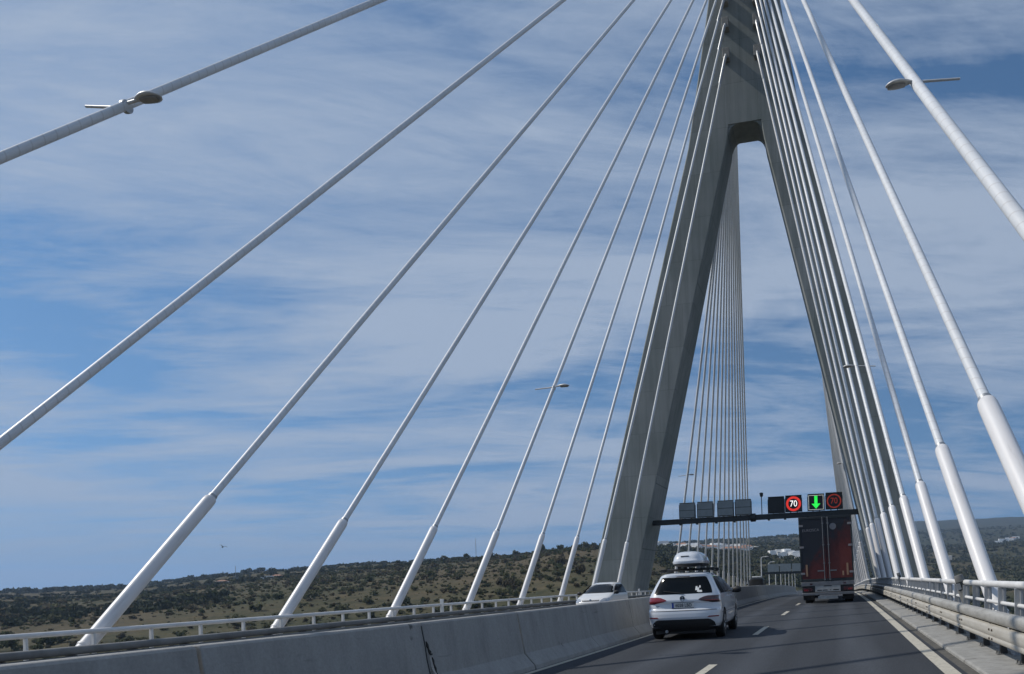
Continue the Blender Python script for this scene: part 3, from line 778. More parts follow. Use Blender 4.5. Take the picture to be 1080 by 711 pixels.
def sign(x, zc_, label, kind):
    s = empty('lane_control_sign', (x, GY-.22, zc_)); tag(s, label, 'traffic sign', 'signs on the gantry')
    w = .64
    backside = kind == 'back'
    mb = MB(); mb.box((-w, -.16, -w), (w, .16, w)); mb.build('housing', M['sign_back'] if backside else M['black_panel'], s, bevel=.02)
    mb = MB()
    for sx in (-w-.03, w+.005): mb.box((sx, -.20, -w-.02), (sx+.025, .2, w*.72))
    mb.box((-w, -.30, w+.003), (w, .2, w+.03)) if not backside else [mb.box((-w+.02, -.175, z0), (w-.02, -.1605, z0+.035)) for z0 in (-w+.02, -.02, w-.055)]
    mb.build('hood' if not backside else 'door', M['dark_steel'], s)
    mb = MB(); mb.box((-.30, .165, -w-.16), (-.22, .26, .3)); mb.box((.22, .165, -w-.16), (.30, .26, .3)); mb.build('mount', M['dark_steel'], s)
    fy = -.166
    if kind == 'bars' or kind == 'off':
        mb = MB(); mb.box((-.55, -.172, -.55), (.55, -.161, .55)); mb.build('display', M['black_panel'], s)
    def ring(name, r0_, r1_, mat):
        mb = MB(); n = 40; A = []
        for r_, y_ in ((r0_, fy), (r1_, fy), (r1_, fy-.012), (r0_, fy-.012)):
            A.append([(r_*math.cos(2*PI*k/n), y_, r_*math.sin(2*PI*k/n)) for k in range(n)])
        A.append(A[0]); mb.loft(A, False); mb.build(name, mat, s)
    if kind == 'bright':
        ring('red_ring', .41, .59, M['led_red']); lettering('digits', '70', .70, (0, fy-.006, -.01), s, M['led_white'], .86, depth=.006)
    if kind == 'dim':
        ring('red_ring', .46, .56, M['led_dim']); lettering('digits', '70', .66, (0, fy-.006, .0), s, M['led_dim'], .86, depth=.006)
    if kind == 'arrow':
        mb = MB(); mb.prism([(-.12, .52), (.12, .52), (.12, -.10), (.34, -.10), (0, -.50), (-.34, -.10), (-.12, -.10)], 'xz', fy-.012, fy); mb.build('arrow', M['led_green'], s, smooth=0)
        mb = MB()
        for lo, hi in (((-.58, .545), (.58, .575)), ((-.58, -.575), (.58, -.545)), ((-.58, -.5449), (-.55, .5449)), ((.55, -.5449), (.58, .5449))):
            mb.box((lo[0], fy-.008, lo[1]), (hi[0], fy, hi[1]))
        mb.build('white_border', M['led_frame'], s, smooth=0)
    return s
zS = lambda x, d=0: gz(x) + .21 + .66 + d
for x, n in ((-12.05, 'leftmost'), (-10.55, 'second from the left'), (-8.87, 'third from the left'), (-7.42, 'rightmost')):
    sign(x, zS(x), f'grey back of a square gantry sign, {n} of the four grey ones', 'back')
sign(-4.76, zS(-4.76), 'blank black gantry sign, switched off, left of the bright 70 sign', 'off')
sign(-3.38, zS(-3.38, .02), 'gantry sign with bright white 70 in a red ring', 'bright')
sign(-1.62, zS(-1.62, .02), 'gantry sign with a green down arrow in a white frame', 'arrow')
sign(-.22, zS(-.22, .05), 'gantry sign with dim red 70 in a dim red ring', 'dim')
c = empty('traffic_camera', (-5.95, GY, gz(-5.95)+.21)); tag(c, 'small dark traffic camera on a thin pole on the middle of the gantry', 'traffic camera')
mb = MB(); mb.tube([(0, 0, 0), (0, 0, 1.45)], .035, 8); mb.build('pole', M['dark_steel'], c)
mb = MB(); mb.lathe([(.06, 1.42), (.12, 1.5), (.15, 1.66), (.15, 1.74), (.06, 1.78)], 'z', n=16); mb.build('dome', M['dark_steel'], c)

# far gantry
fg = empty('sign_gantry', P(-10, 205, 0)); tag(fg, 'distant dark gantry with pale sign panels over the viaduct', 'gantry')
def fb(a, b, m, n): mb = MB(); mb.box(a, b); mb.build(n, m, fg, smooth=0)
fb((-7.2, -.3, 6.6), (13.6, .3, 7.2), M['dark_steel'], 'beam')
for x0, x1 in ((-5.6, -2.6), (-2.3, .6), (.9, 3.8)): fb((x0, -.42, 7.25), (x1, -.28, 9.3), M['sign_back'], 'sign_panel')
for x0 in (-7.2, 13.3): fb((x0, -.2, -1), (x0+.3, .2, 6.59), M['dark_steel'], 'post')

# ------------------------------------------------------------------ vehicles
class Body:
    """stack of level outlines: (z, half width, rear y, front y); the nose points to +y"""
    def __init__(self, table, kr=.42, kf=.75, pr=3.4, pf=2.9, taper=.05):
        self.t = np.array(table); self.kr, self.kf, self.pr, self.pf, self.taper = kr, kf, pr, pf, taper
    def at(self, z):
        return [float(np.interp(z, self.t[:, 0], self.t[:, i])) for i in (1, 2, 3)]
    def tp(self, y, z):
        ym = 2.2; return 1 - self.taper*min(1, abs((y-ym)/2.3))**3
    def rear(self, x, z):
        w, yr, yf = self.at(z); w *= self.tp(yr+self.kr, z); q = min(1, abs(x)/w); return yr + self.kr*(1-(1-q**self.pr)**(1/self.pr))
    def front(self, x, z):
        w, yr, yf = self.at(z); w *= self.tp(yf-self.kf, z); q = min(1, abs(x)/w); return yf - self.kf*(1-(1-q**self.pf)**(1/self.pf))
    def side(self, y, z):
        w, yr, yf = self.at(z); return w*self.tp(y, z)
    def mesh(self, nz=46):
        zs = np.linspace(self.t[0, 0], self.t[-1, 0], nz)
        zs = sorted(set(list(np.round(zs, 4)) + [float(z) for z in self.t[:, 0]]))
        mb = MB(); rings = []
        for z in zs:
            w, yr, yf = self.at(z); half = []
            na, ns = 12, 16
            kr = min(self.kr, (yf-yr)*.3); kf = min(self.kf, (yf-yr)*.4)
            for k in range(na):
                a = PI/2*k/na; x = math.sin(a)**(2/self.pr); half.append((w*x*self.tp(yr+kr, z), yr+kr*(1-math.cos(a)**(2/self.pr))))
            for k in range(ns+1):
                y = yr+kr + (yf-kf-yr-kr)*k/ns; half.append((w*self.tp(y, z), y))
            for k in range(1, na+1):
                a = PI/2*(1-k/na); x = math.sin(a)**(2/self.pf) if k < na else 0; half.append((w*x*self.tp(yf-kf, z), yf-kf*(1-math.cos(a)**(2/self.pf))))
            ring = half + [(-x, y) for x, y in half[-2:0:-1]]
            rings.append([(x, y, z) for x, y in ring])
        mb.loft(rings); return mb

def cut_arches(o, ys, rw, x):
    cut = MB()
    for y in ys:
        for s in (-1, 1): cut.lathe([(rw, -.24), (rw, .24)], 'x', (s*x, y, .30), 36)
    c = cut.build('arch_cutter', M['black_plastic'], None, smooth=0)
    md = o.modifiers.new('arches', 'BOOLEAN'); md.object = c; md.operation = 'DIFFERENCE'; md.solver = 'EXACT'; md.material_mode = 'TRANSFER'
    dg = bpy.context.evaluated_depsgraph_get()
    me = bpy.data.meshes.new_from_object(o.evaluated_get(dg)); o.modifiers.clear(); old = o.data; o.data = me
    bpy.data.objects.remove(c)
    me.shade_smooth(); me.set_sharp_from_angle(angle=math.radians(38))

def blacken(o, zmax):
    o.data.materials.append(M['black_plastic']); k = len(o.data.materials)-1
    for p in o.data.polygons:
        if p.center.z < zmax: p.material_index = k

def wheel(parent, x, y, r, wid, name='wheel'):
    s = 1 if x > 0 else -1
    e = MB(); e.lathe([(r*.62, -wid/2), (r*.93, -wid/2), (r, -wid/2+.03), (r, wid/2-.03), (r*.93, wid/2), (r*.62, wid/2)], 'x', n=32)
    t = e.build('wheel', M['rubber'], parent, smooth=40); t.location = (x, y, r)
    m = MB(); m.lathe([(r*.61, s*(wid/2-.05)), (r*.60, s*(wid/2-.005)), (r*.56, s*(wid/2-.0)), (r*.52, s*(wid/2-.045)), (r*.2, s*(wid/2-.05)), (r*.14, s*(wid/2-.02)), (0.01, s*(wid/2-.015))], 'x', n=30)
    rim = m.build('rim', M['rim'], t, smooth=40)
    m = MB()
    for k in range(5):
        a = 2*PI*k/5
        p = Vector((s*(wid/2-.028), r*.15*math.cos(a), r*.15*math.sin(a))); q = Vector((s*(wid/2-.018), r*.55*math.cos(a), r*.55*math.sin(a)))
        m.tube([p, q], [.035, .028], 6)
    m.build('spokes', M['rim'], t, smooth=40)
    return t

def patch(body, which, rows, n, mat, name, parent, off=.004, sgn=1, thick=0.0):
    mb = MB()
    def fn(s, z):
        if which == 'rear': return (s, body.rear(s, z)-off, z)
        if which == 'front': return (s, body.front(s, z)+off, z)
        return (sgn*(body.side(s, z)+off), s, z)
    mb.grid(fn, rows, n)
    o = mb.build(name, mat, parent, smooth=60)
    return o

def mirror(parent, x, y, z, mat):
    s = 1 if x > 0 else -1
    mb = MB(); rings = []
    for t in np.linspace(0, 1, 7):
        k = math.sin(PI*(.12+.76*t))**.5
        rings.append([(s*(.03+.22*t), .075*k*math.cos(a) - .03*t, .085*k*math.sin(a)+.02) for a in np.linspace(0, 2*PI, 13)[:-1]])
    mb.loft(rings); mb.tube([(0, 0, -.03), (s*.10, 0, -.01)], .03, 8)
    o = mb.build('wing_mirror', mat, parent, smooth=50); o.location = (x, y, z); return o

def place(root, x, y, flip=False):
    root.location = P(x, y, 0.0); root.rotation_mode = 'XYZ'
    pitch = math.atan2(RZ(y+3)-RZ(y), 3.0)
    M3 = Matrix.Rotation(-math.atan(CF), 4, 'Y') @ Matrix.Rotation(pitch, 4, 'X') @ Matrix.Rotation(heading(y) + (PI if flip else 0), 4, 'Z')
    root.rotation_euler = M3.to_euler()

def estate():
    r = empty('estate_car'); tag(r, 'white estate car with a roof box driving ahead in the left lane', 'car')
    T = [(.20, .76, .16, 4.40), (.27, .84, .07, 4.50), (.36, .882, .03, 4.55), (.50, .895, .0, 4.57), (.58, .898, .005, 4.56), (.64, .899, .02, 4.55), (.66, .898, .065, 4.53), (.70, .897, .105, 4.50), (.80, .894, .115, 4.35), (.835, .892, .085, 4.2), (.88, .888, .085, 4.05),
         (.95, .878, .12, 3.75), (1.00, .858, .145, 3.42), (1.05, .832, .175, 3.25), (1.15, .775, .25, 2.98), (1.25, .722, .325, 2.70), (1.33, .675, .385, 2.42), (1.385, .636, .40, 2.18), (1.42, .60, .395, 1.98), (1.445, .56, .44, 1.80), (1.462, .49, .55, 1.62), (1.474, .38, .75, 1.45), (1.48, .24, 1.0, 1.3)]
    B = Body(T)
    o = B.mesh().build('body', M['car_white'], r, smooth=38)
    cut_arches(o, (.92, 3.55), .365, .82)
    blacken(o, .295)
    for x in (-.775, .775):
        for y in (.92, 3.55): wheel(r, x, y, .325, .215)
    # glass
    gl = M['glass']
    win = patch(B, 'rear', [(1.005, -.70, .70), (1.05, -.695, .695), (1.15, -.66, .66), (1.25, -.61, .61), (1.345, -.555, .555), (1.368, -.51, .51)], 20, gl, 'rear_window', r)
    mb = MB()
    for (a, b_, c, d) in ((.30, .36, 1.075, 1.16), (.345, .40, 1.04, 1.13), (.37, .47, 1.03, 1.075), (.385, .43, 1.125, 1.175)):
        mb.grid(lambda s, z: (s, B.rear(s, z)-.008, z), [(c, a, b_), (d, a+.01, b_-.01)], 3)
    mb.build('window_sticker', M['sticker'], win, smooth=0)
    mb = MB(); mb.tube([(.02, B.rear(.02, 1.01)-.02, 1.01), (-.28, B.rear(.28, 1.05)-.02, 1.055), (-.46, B.rear(.46, 1.075)-.02, 1.075)], .009, 6); mb.build('rear_wiper', M['black_plastic'], r)
    for s in (-1, 1):
        patch(B, 'side', [(.985, .62, 3.22), (1.08, .60, 3.05), (1.2, .64, 2.72), (1.30, .72, 2.42), (1.365, .84, 2.12)], 26, gl, 'side_window', r, sgn=s)
        mb = MB()
        for y in (1.28, 2.20): mb.grid(lambda q, z: (s*(B.side(q, z)+.008), q, z), [(.985, y-.04, y+.04), (1.2, y-.06, y+.02), (1.365, y-.07, y+.0)], 2)
        mb.build('window_pillar', M['black_plastic'], r, smooth=0)
        patch(B, 'side', [(.56, .5, 4.0), (.572, .5, 4.0)], 20, M['black_plastic'], 'door_seam', r, off=.002, sgn=s)
        for y in (1.55, 2.45):
            mb = MB(); mb.tube([(s*(B.side(y, .9)+.02), y-.09, .90), (s*(B.side(y, .9)+.03), y, .905), (s*(B.side(y, .9)+.02), y+.09, .90)], .016, 8); mb.build('door_handle', M['car_white'], r)
        for y in (1.30, 2.30, 3.22):
            patch(B, 'side', [(.36, y-.004, y+.004), (.98, y-.004, y+.004)], 1, M['black_plastic'], 'door_gap', r, off=.0025, sgn=s)
        # tail lamps, wrapped round the corner
        rows = [(.80, .70, .87), (.825, .56, .872), (.85, .44, .872), (.872, .38, .872), (.90, .42, .868), (.935, .52, .862), (.95, .60, .855)]
        if s > 0: rows2 = rows
        else: rows2 = [(z, -b_, -a) for z, a, b_ in rows]
        tl_ = patch(B, 'rear', rows2, 18, M['tail_dark'] if s > 0 else M['tail_red'], 'tail_light', r, off=.012)
        patch(B, 'rear', [(.845, s*.56, s*.84), (.865, s*.50, s*.84)], 12, M['tail_red'], 'tail_lens', tl_, off=.018)
        patch(B, 'rear', [(.49, s*.58, s*.84), (.515, s*.62, s*.84)], 10, M['tail_red'], 'bumper_reflector', r, off=.005)
        mirror(r, s*.86, 3.05, 1.0, M['black_plastic'] if s > 0 else M['car_white'])
        mb = MB(); mb.tube([(s*.60, .62, 1.455), (s*.60, .72, 1.508), (s*.60, 1.6, 1.515), (s*.585, 2.35, 1.49), (s*.585, 2.42, 1.445)], .016, 8); mb.build('roof_rail', M['black_plastic'], r)
    # tailgate details
    patch(B, 'rear', [(.640, -.86, .86), (.652, -.86, .86)], 24, M['black_plastic'], 'tailgate_gap', r, off=.003)
    patch(B, 'rear', [(.20, -.70, .70), (.30, -.76, .76), (.38, -.74, .74), (.44, -.66, .66), (.455, -.60, .60)], 22, M['black_plastic'], 'lower_bumper', r, off=.010)
    mb = MB(); mb.prism([(-.30, .70), (.30, .70), (.32, .84), (-.32, .84)], 'xz', B.rear(0, .75)-.010, B.rear(0, .75)+.02); mb.build('plate_recess', M['car_white'], r, smooth=0)
    pl = MB(); yp = B.rear(0, .74)-.022
    pl.box((-.26, yp, .705), (.26, yp+.01, .815)); pl_o = pl.build('number_plate', M['plate'], r, smooth=0)
    mb = MB(); mb.box((-.259, yp-.003, .706), (-.215, yp-.0005, .814)); mb.build('plate_band', M['plate_blue'], pl_o, smooth=0)
    lettering('plate_characters', '6028 LBD', .105, (.022, yp-.004, .758), pl_o, M['ink'], .92)
    mb = MB()
    mb.box((-.27, yp-.002, .697), (.27, yp+.008, .7045)); mb.box((-.27, yp-.002, .8155), (.27, yp+.008, .822)); mb.build('plate_frame', M['black_plastic'], pl_o, smooth=0)
    # round badge with its two letters
    by = B.rear(0, .905)-.006
    mb = MB(); n = 30; A = []
    for r_, y_ in ((.052, 0), (.064, 0), (.062, -.012), (.054, -.012)): A.append([(r_*math.cos(2*PI*k/n), by+y_, .905+r_*math.sin(2*PI*k/n)) for k in range(n)])
    A.append(A[0]); mb.loft(A, False); bd = mb.build('badge', M['chrome'], r)
    mb = MB()
    def stroke(p, q):
        mb.tube([(p[0], by-.006, .905+p[1]), (q[0], by-.006, .905+q[1])], .0055, 6)
    stroke((-.022, .046), (0, .006)); stroke((0, .006), (.022, .046))
    for s in (-1, 1): stroke((s*.044, .022), (s*.022, -.042)); stroke((s*.022, -.042), (0, -.004))
    mb.build('badge_letters', M['chrome'], bd)
    mb = MB(); mb.lathe([(.052, -.004), (.052, .003)], 'y', (0, by, .905), 24); mb.build('badge_disc', M['ink'], bd)
    mb = MB(); mb.box((-.66, B.rear(.6, .76)-.006, .745), (-.56, B.rear(.6, .76)+.01, .762)); mb.build('model_script', M['chrome'], r, smooth=0)
    # roof spoiler and brake light, aerial
    mb = MB(); mb.grid(lambda s, z: (s, B.rear(s, z)-.035+.03*(abs(s)/.66)**4, z), [(1.375, -.62, .62), (1.395, -.63, .63), (1.425, -.61, .61)], 16); mb.build('spoiler', M['car_white'], r, smooth=60)
    mb = MB(); mb.box((-.16, B.rear(0, 1.385)-.046, 1.378), (.16, B.rear(0, 1.385)-.036, 1.392)); mb.build('brake_light', M['tail_dark'], r, smooth=0)
    # exhaust and underside
    mb = MB(); mb.box((-.70, .2, .14), (.70, 4.2, .21)); mb.build('underbody', M['black_plastic'], r, smooth=0)
    mb = MB(); mb.tube([(-.42, .10, .20), (-.42, .5, .20)], .035, 10); mb.build('exhaust', M['galv'], r)
    # windscreen, lights at the front
    patch(B, 'front', [(1.01, -.74, .74), (1.15, -.68, .68), (1.3, -.62, .62), (1.38, -.56, .56)], 18, gl, 'windscreen', r)
    for s in (-1, 1): patch(B, 'front', [(.62, s*.48, s*.82), (.72, s*.50, s*.82)], 10, M['head_lens'], 'headlight', r, off=.01)
    patch(B, 'front', [(.56, -.45, .45), (.68, -.45, .45)], 10, M['black_plastic'], 'grille', r, off=.006)
    # crossbars (aluminium) carried by the rails
    for y in (1.0, 1.95):
        mb = MB(); mb.tube([(-.64, y, 1.545), (.66, y, 1.545)], .022, 8); mb.build('roof_bar', M['black_plastic'], r)
        for s in (-1, 1):
            mb = MB(); mb.box((s*.60-.07, y-.05, 1.50), (s*.60+.07, y+.05, 1.57)); mb.build('bar_foot', M['black_plastic'], r, bevel=.012)
    return r
golf = estate(); golf.scale = (1, 1, 1.09); place(golf, -3.60, 17.5); golf.rotation_euler.z += math.radians(1.6)

def roof_box():
    r = empty('roof_box'); tag(r, 'glossy white roof box strapped on top of the white estate car', 'roof box')
    def outline(z, w, y0, y1, n=36):
        return [(w*math.copysign(abs(math.sin(a))**.55, math.sin(a)), (y0+y1)/2 - (y1-y0)/2*math.copysign(abs(math.cos(a))**.45, math.cos(a)), z) for a in np.linspace(0, 2*PI, n+1)[:-1]]
    mb = MB(); mb.loft([outline(.045, .34, .12, 1.9), outline(.06, .40, .05, 1.98), outline(.095, .43, .02, 2.02), outline(.10, .42, .03, 2.0)]); mb.build('base_shell', M['black_plastic'], r, smooth=40)
    mb = MB(); mb.loft([outline(.1005, .435, -.01, 2.05), outline(.135, .45, -.02, 2.07), outline(.165, .447, -.01, 2.06), outline(.172, .43, .01, 2.02), outline(.24, .412, .05, 1.95), outline(.30, .38, .11, 1.85), outline(.345, .335, .19, 1.7), outline(.375, .27, .29, 1.5), outline(.39, .17, .42, 1.25), outline(.394, .05, .6, 1.0)]); lid = mb.build('lid', M['car_white'], r, smooth=50)
    mb = MB(); mb.box((-.14, .055, .255), (.08, .088, .283)); mb.build('faded_mark', M['trailer_alu'], lid, bevel=.004)
    for y in (.5, 1.45):
        for s in (-1, 1):
            mb = MB(); mb.box((s*.27-.05, y-.04, -.02), (s*.27+.05, y+.04, .044)); mb.build('clamp', M['black_plastic'] if s < 0 else M['galv'], r, bevel=.006)
    return r
rb = roof_box(); place(rb, -3.60, 17.5); rb.rotation_euler.z += math.radians(1.6); bpy.context.view_layer.update()
rb.scale = (.88, .9, 1.05)
rb.location = golf.matrix_basis @ Vector((.05, .52, 1.575))

def hatch():
    r = empty('hatchback_car'); tag(r, 'oncoming white hatchback with dark windscreen behind the median barrier', 'car')
    T = [(.20, .74, .14, 3.85), (.30, .84, .03, 3.98), (.45, .87, 0, 4.02), (.60, .875, .02, 4.0), (.70, .875, .06, 3.92), (.80, .872, .10, 3.72), (.88, .866, .13, 3.45), (.96, .85, .18, 3.12), (1.02, .825, .22, 2.90), (1.12, .78, .30, 2.66), (1.25, .725, .40, 2.35), (1.36, .675, .48, 2.06), (1.42, .635, .54, 1.85), (1.455, .56, .64, 1.62), (1.475, .44, .8, 1.42), (1.48, .28, 1.0, 1.25)]
    B = Body(T, kr=.4, kf=.62)
    o = B.mesh().build('body', M['car_cream'], r, smooth=38); cut_arches(o, (.68, 3.2), .345, .8)
    for x in (-.755, .755):
        for y in (.68, 3.2): wheel(r, x, y, .305, .20)
    patch(B, 'front', [(1.0, -.765, .765), (1.12, -.725, .725), (1.25, -.672, .672), (1.365, -.61, .61), (1.395, -.57, .57)], 22, M['glass'], 'windscreen', r)
    patch(B, 'rear', [(1.0, -.68, .68), (1.2, -.62, .62), (1.36, -.54, .54)], 14, M['glass'], 'rear_window', r)
    for s in (-1, 1):
        patch(B, 'side', [(.97, .55, 2.78), (1.1, .58, 2.55), (1.25, .66, 2.2), (1.37, .78, 1.9)], 18, M['glass'], 'side_window', r, sgn=s)
        patch(B, 'front', [(.62, s*.46, s*.84), (.70, s*.50, s*.845), (.78, s*.60, s*.845)], 12, M['head_lens'], 'headlight', r, off=.012)
        mirror(r, s*.83, 2.75, .99, M['black_plastic']); patch(B, 'rear', [(.66, s*.52, s*.74), (.84, s*.52, s*.74)], 8, M['tail_red'], 'tail_light', r, off=.006)
    patch(B, 'front', [(.66, -.42, .42), (.715, -.45, .45)], 14, M['black_plastic'], 'grille', r, off=.010)
    patch(B, 'front', [(.30, -.6, .6), (.42, -.62, .62)], 14, M['black_plastic'], 'lower_intake', r, off=.008)
    mb = MB(); mb.lathe([(.06, 0), (.05, .012), (.02, .016)], 'y', (0, B.front(0, .70)+.012, .70), 20); mb.build('badge', M['chrome'], r)
    mb = MB(); mb.box((-.26, B.front(0, .47)+.01, .44), (.26, B.front(0, .47)+.022, .55)); mb.build('number_plate', M['plate'], r, smooth=0)
    for s in (-1, 1):
        mb = MB(); mb.tube([(s*.1-.05, B.front(.2, 1.005)+.015, 1.0), (s*.1+.42, B.front(.3, 1.04)+.014, 1.04)], .009, 6); mb.build('wiper', M['black_plastic'], r)
    mb = MB(); mb.box((-.68, .2, .14), (.68, 3.7, .21)); mb.build('underbody', M['black_plastic'], r, smooth=0)
    return r
hb_ = hatch(); hb_.scale = (.97, 1, 1.07); place(hb_, -11.3, 37.6, True)

def van():
    r = empty('dark_van'); tag(r, 'dark oncoming van with a pale roof far off behind the median barrier', 'van')
    T = [(.25, .80, .1, 4.5), (.40, .92, .0, 4.65), (.75, .93, .0, 4.6), (.95, .92, .02, 4.35), (1.08, .90, .04, 3.95), (1.2, .87, .06, 3.7), (1.5, .82, .1, 3.25), (1.75, .77, .14, 2.9), (1.84, .7, .25, 2.6), (1.87, .5, .5, 2.2)]
    B = Body(T, kr=.25, kf=.5)
    o = B.mesh(30).build('body', M['car_dark'], r, smooth=38); cut_arches(o, (.85, 3.7), .37, .86)
    for x in (-.8, .8):
        for y in (.85, 3.7): wheel(r, x, y, .33, .21)
    patch(B, 'front', [(1.1, -.8, .8), (1.4, -.74, .74), (1.7, -.66, .66)], 12, M['ink'], 'windscreen', r)
    for s in (-1, 1):
        patch(B, 'side', [(1.12, .3, 3.4), (1.65, .35, 2.8)], 10, M['glass'], 'side_window', r, sgn=s); mirror(r, s*.9, 3.4, 1.2, M['black_plastic'])
        patch(B, 'front', [(.72, s*.5, s*.84), (.88, s*.55, s*.84)], 8, M['head_lens'], 'headlight', r, off=.012)
    mb = MB(); mb.box((-.55, .6, 1.90), (.55, 2.3, 2.02)); mb.build('roof_panel', M['car_cream'], r, bevel=.04)
    return r
vn = van(); vn.scale = (1, 1, 1.16); place(vn, -9.4, 92, True)

def truck():
    r = empty('articulated_truck'); tag(r, 'articulated truck with dark blue and red rear doors ahead in the right lane', 'truck')
    W2, ZB, ZT, LT = 1.275, 1.08, 4.28, 13.4
    mb = MB(); mb.box((-W2+.02, .062, ZB+.12), (W2-.02, LT, ZT-.02)); mb.build('trailer_body', M['curtain'], r, bevel=.03)
    # rear frame
    mb = MB(); mb.box((-W2, 0, ZB), (-W2+.07, .06, ZT)); mb.box((W2-.07, 0, ZB), (W2, .06, ZT)); mb.box((-W2+.0701, 0, ZT-.12), (W2-.0701, .06, ZT)); mb.box((-W2+.0701, 0, ZB), (W2-.0701, .06, ZB+.14)); mb.build('rear_frame', M['dark_steel'], r, bevel=.01)
    for s in (-1, 1):
        x0, x1 = (-W2+.073, -.006) if s < 0 else (.006, W2-.073)
        mb = MB(); mb.box((x0, .010, ZB+.143), (x1, .058, ZT-.123)); d = mb.build('rear_door', M['door_print'], r, bevel=.01)
        for xr in (-.165, -.09) if s < 0 else (.10, .165):
            pass
        xr = s*.125
        mb = MB(); mb.tube([(xr, -.022, ZB+.05), (xr, -.022, ZT-.03)], .021, 8); rod = mb.build('lock_rod', M['trailer_alu'], d)
        mb = MB()
        for z in (ZB+.10, ZB+.9, ZB+1.8, ZT-.35): mb.box((xr-.045, -.046, z-.03), (xr+.045, .0095, z+.03))
        mb.build('rod_keeper', M['trailer_alu'], d)
        mb = MB(); mb.box((min(xr, xr+s*.33), -.05, ZB+.50), (max(xr, xr+s*.33), -.03, ZB+.56)); mb.build('lock_handle', M['trailer_alu'], d)
        for z in (ZB+.42, ZB+1.72, ZT-.42):
            mb = MB(); mb.box((s*(W2-.11)-.10, -.014, z-.05), (s*(W2-.11)+.10, .0095, z+.05)); mb.build('hinge', M['grey_print'], d, bevel=.008)
        mb = MB(); mb.box((s*(W2-.30)-.045, -.004, ZB+.28), (s*(W2-.30)+.045, .0095, ZB+.86)); mb.build('reflector_strip', M['reflector'], d, smooth=0)
        if s > 0:
            mb = MB(); mb.lathe([(.16, -.004), (.16, .009)], 'y', (.37, 0, ZT-.52), 26); mb.build('round_emblem', M['grey_print'], d)
            mb = MB(); mb.box((.72, -.004, ZB+.26), (.80, .0095, ZB+.48)); mb.build('reflector_strip', M['reflector'], d, smooth=0)
        else:
            lettering('door_lettering', 'EUROSCA', .185, (-.70, .006, ZT-.66), d, M['grey_print'], 1.0, depth=.004)
    # lower rear: sill, lights, plates, underrun bar
    mb = MB(); mb.box((-W2, -.03, ZB-.20), (W2, .10, ZB-.003)); mb.build('rear_sill', M['trailer_alu'], r, bevel=.01)
    mb = MB(); mb.box((-W2+.04, .02, ZB-.52), (W2-.04, .09, ZB-.203)); mb.build('light_panel', M['black_plastic'], r, smooth=0)
    for s in (-1, 1):
        mb = MB(); mb.box((s*.97-.22, -.03, ZB-.46), (s*.97+.22, .019, ZB-.30)); lc = mb.build('tail_light', M['tail_dark'], r, bevel=.01)
        mb = MB(); mb.box((s*1.05-.10, -.036, ZB-.44), (s*1.05+.10, -.0305, ZB-.36)); mb.build('lens', M['tail_red'], lc, smooth=0)
        mb = MB(); mb.box((s*.80-.06, -.045, ZB-.14), (s*.80+.06, -.0305, ZB-.07)); mb.build('marker_lamp', M['tail_dark'], r, smooth=0)
        mb = MB(); mb.box((s*.95-.27, .35, .18), (s*.95+.27, .37, ZB-.30)); mb.build('mudflap', M['rubber'], r, smooth=0)
    pl = MB(); pl.box((-.62, -.02, ZB-.50), (.60, .018, ZB-.12)); p = pl.build('marking_board', M['grey_board'], r, bevel=.01)
    mb = MB()
    mb.box((-.20, -.024, ZB-.235), (.18, -.0205, ZB-.205)); 
    for x0, x1 in ((-.52, -.30), (-.26, -.02), (.10, .13), (.24, .52)): mb.box((x0, -.024, ZB-.44), (x1, -.0205, ZB-.40))
    mb.build('board_print', M['ink'], p, smooth=0)
    mb = MB(); mb.box((-W2+.03, -.05, ZB-.66), (W2-.03, .06, ZB-.53)); mb.build('underrun_bar', M['trailer_alu'], r, bevel=.015)
    pl = MB(); pl.box((-.50, -.03, .22), (.46, -.01, .37)); q = pl.build('number_plate', M['grey_board'], r, bevel=.005)
    mb = MB(); mb.box((-.40, .1, .60), (.40, LT-3.0, 1.02)); mb.build('chassis', M['dark_steel'], r, smooth=0)
    for y in (1.9, 3.2, 4.5):
        for x in (-1.0, 1.0): wheel(r, x, y, .52, .40)
        mb = MB(); mb.tube([(-.8, y, .52), (.8, y, .52)], .09, 10); mb.build('axle', M['dark_steel'], r)
    # an axle cover seen below the bar: tractor
    for s in (-1, 1):
        for y in (11.6, 15.2): wheel(r, s*1.0, y, .52, .36 if y > 13 else .55)
    mb = MB(); mb.box((-.45, 10.6, .5), (.45, 16.0, 1.0)); mb.build('tractor_frame', M['dark_steel'], r, smooth=0)
    mb = MB(); mb.loft([[(x*w, y, z) for x, y in ((-1, a), (1, a), (1, b_), (-1, b_))] for z, w, a, b_ in ((.9, 1.2, 14.1, 16.2), (2.0, 1.24, 14.1, 16.2), (3.0, 1.22, 14.1, 15.9), (3.8, 1.1, 14.2, 15.3))]); mb.build('cab', M['car_white'], r, bevel=.06)
    mb = MB(); mb.box((-1.05, 16.02, 2.05), (1.05, 16.12, 2.85)); mb.build('windscreen', M['glass'], r, bevel=.02)
    return r
tk = truck(); place(tk, -.52, 38.0)

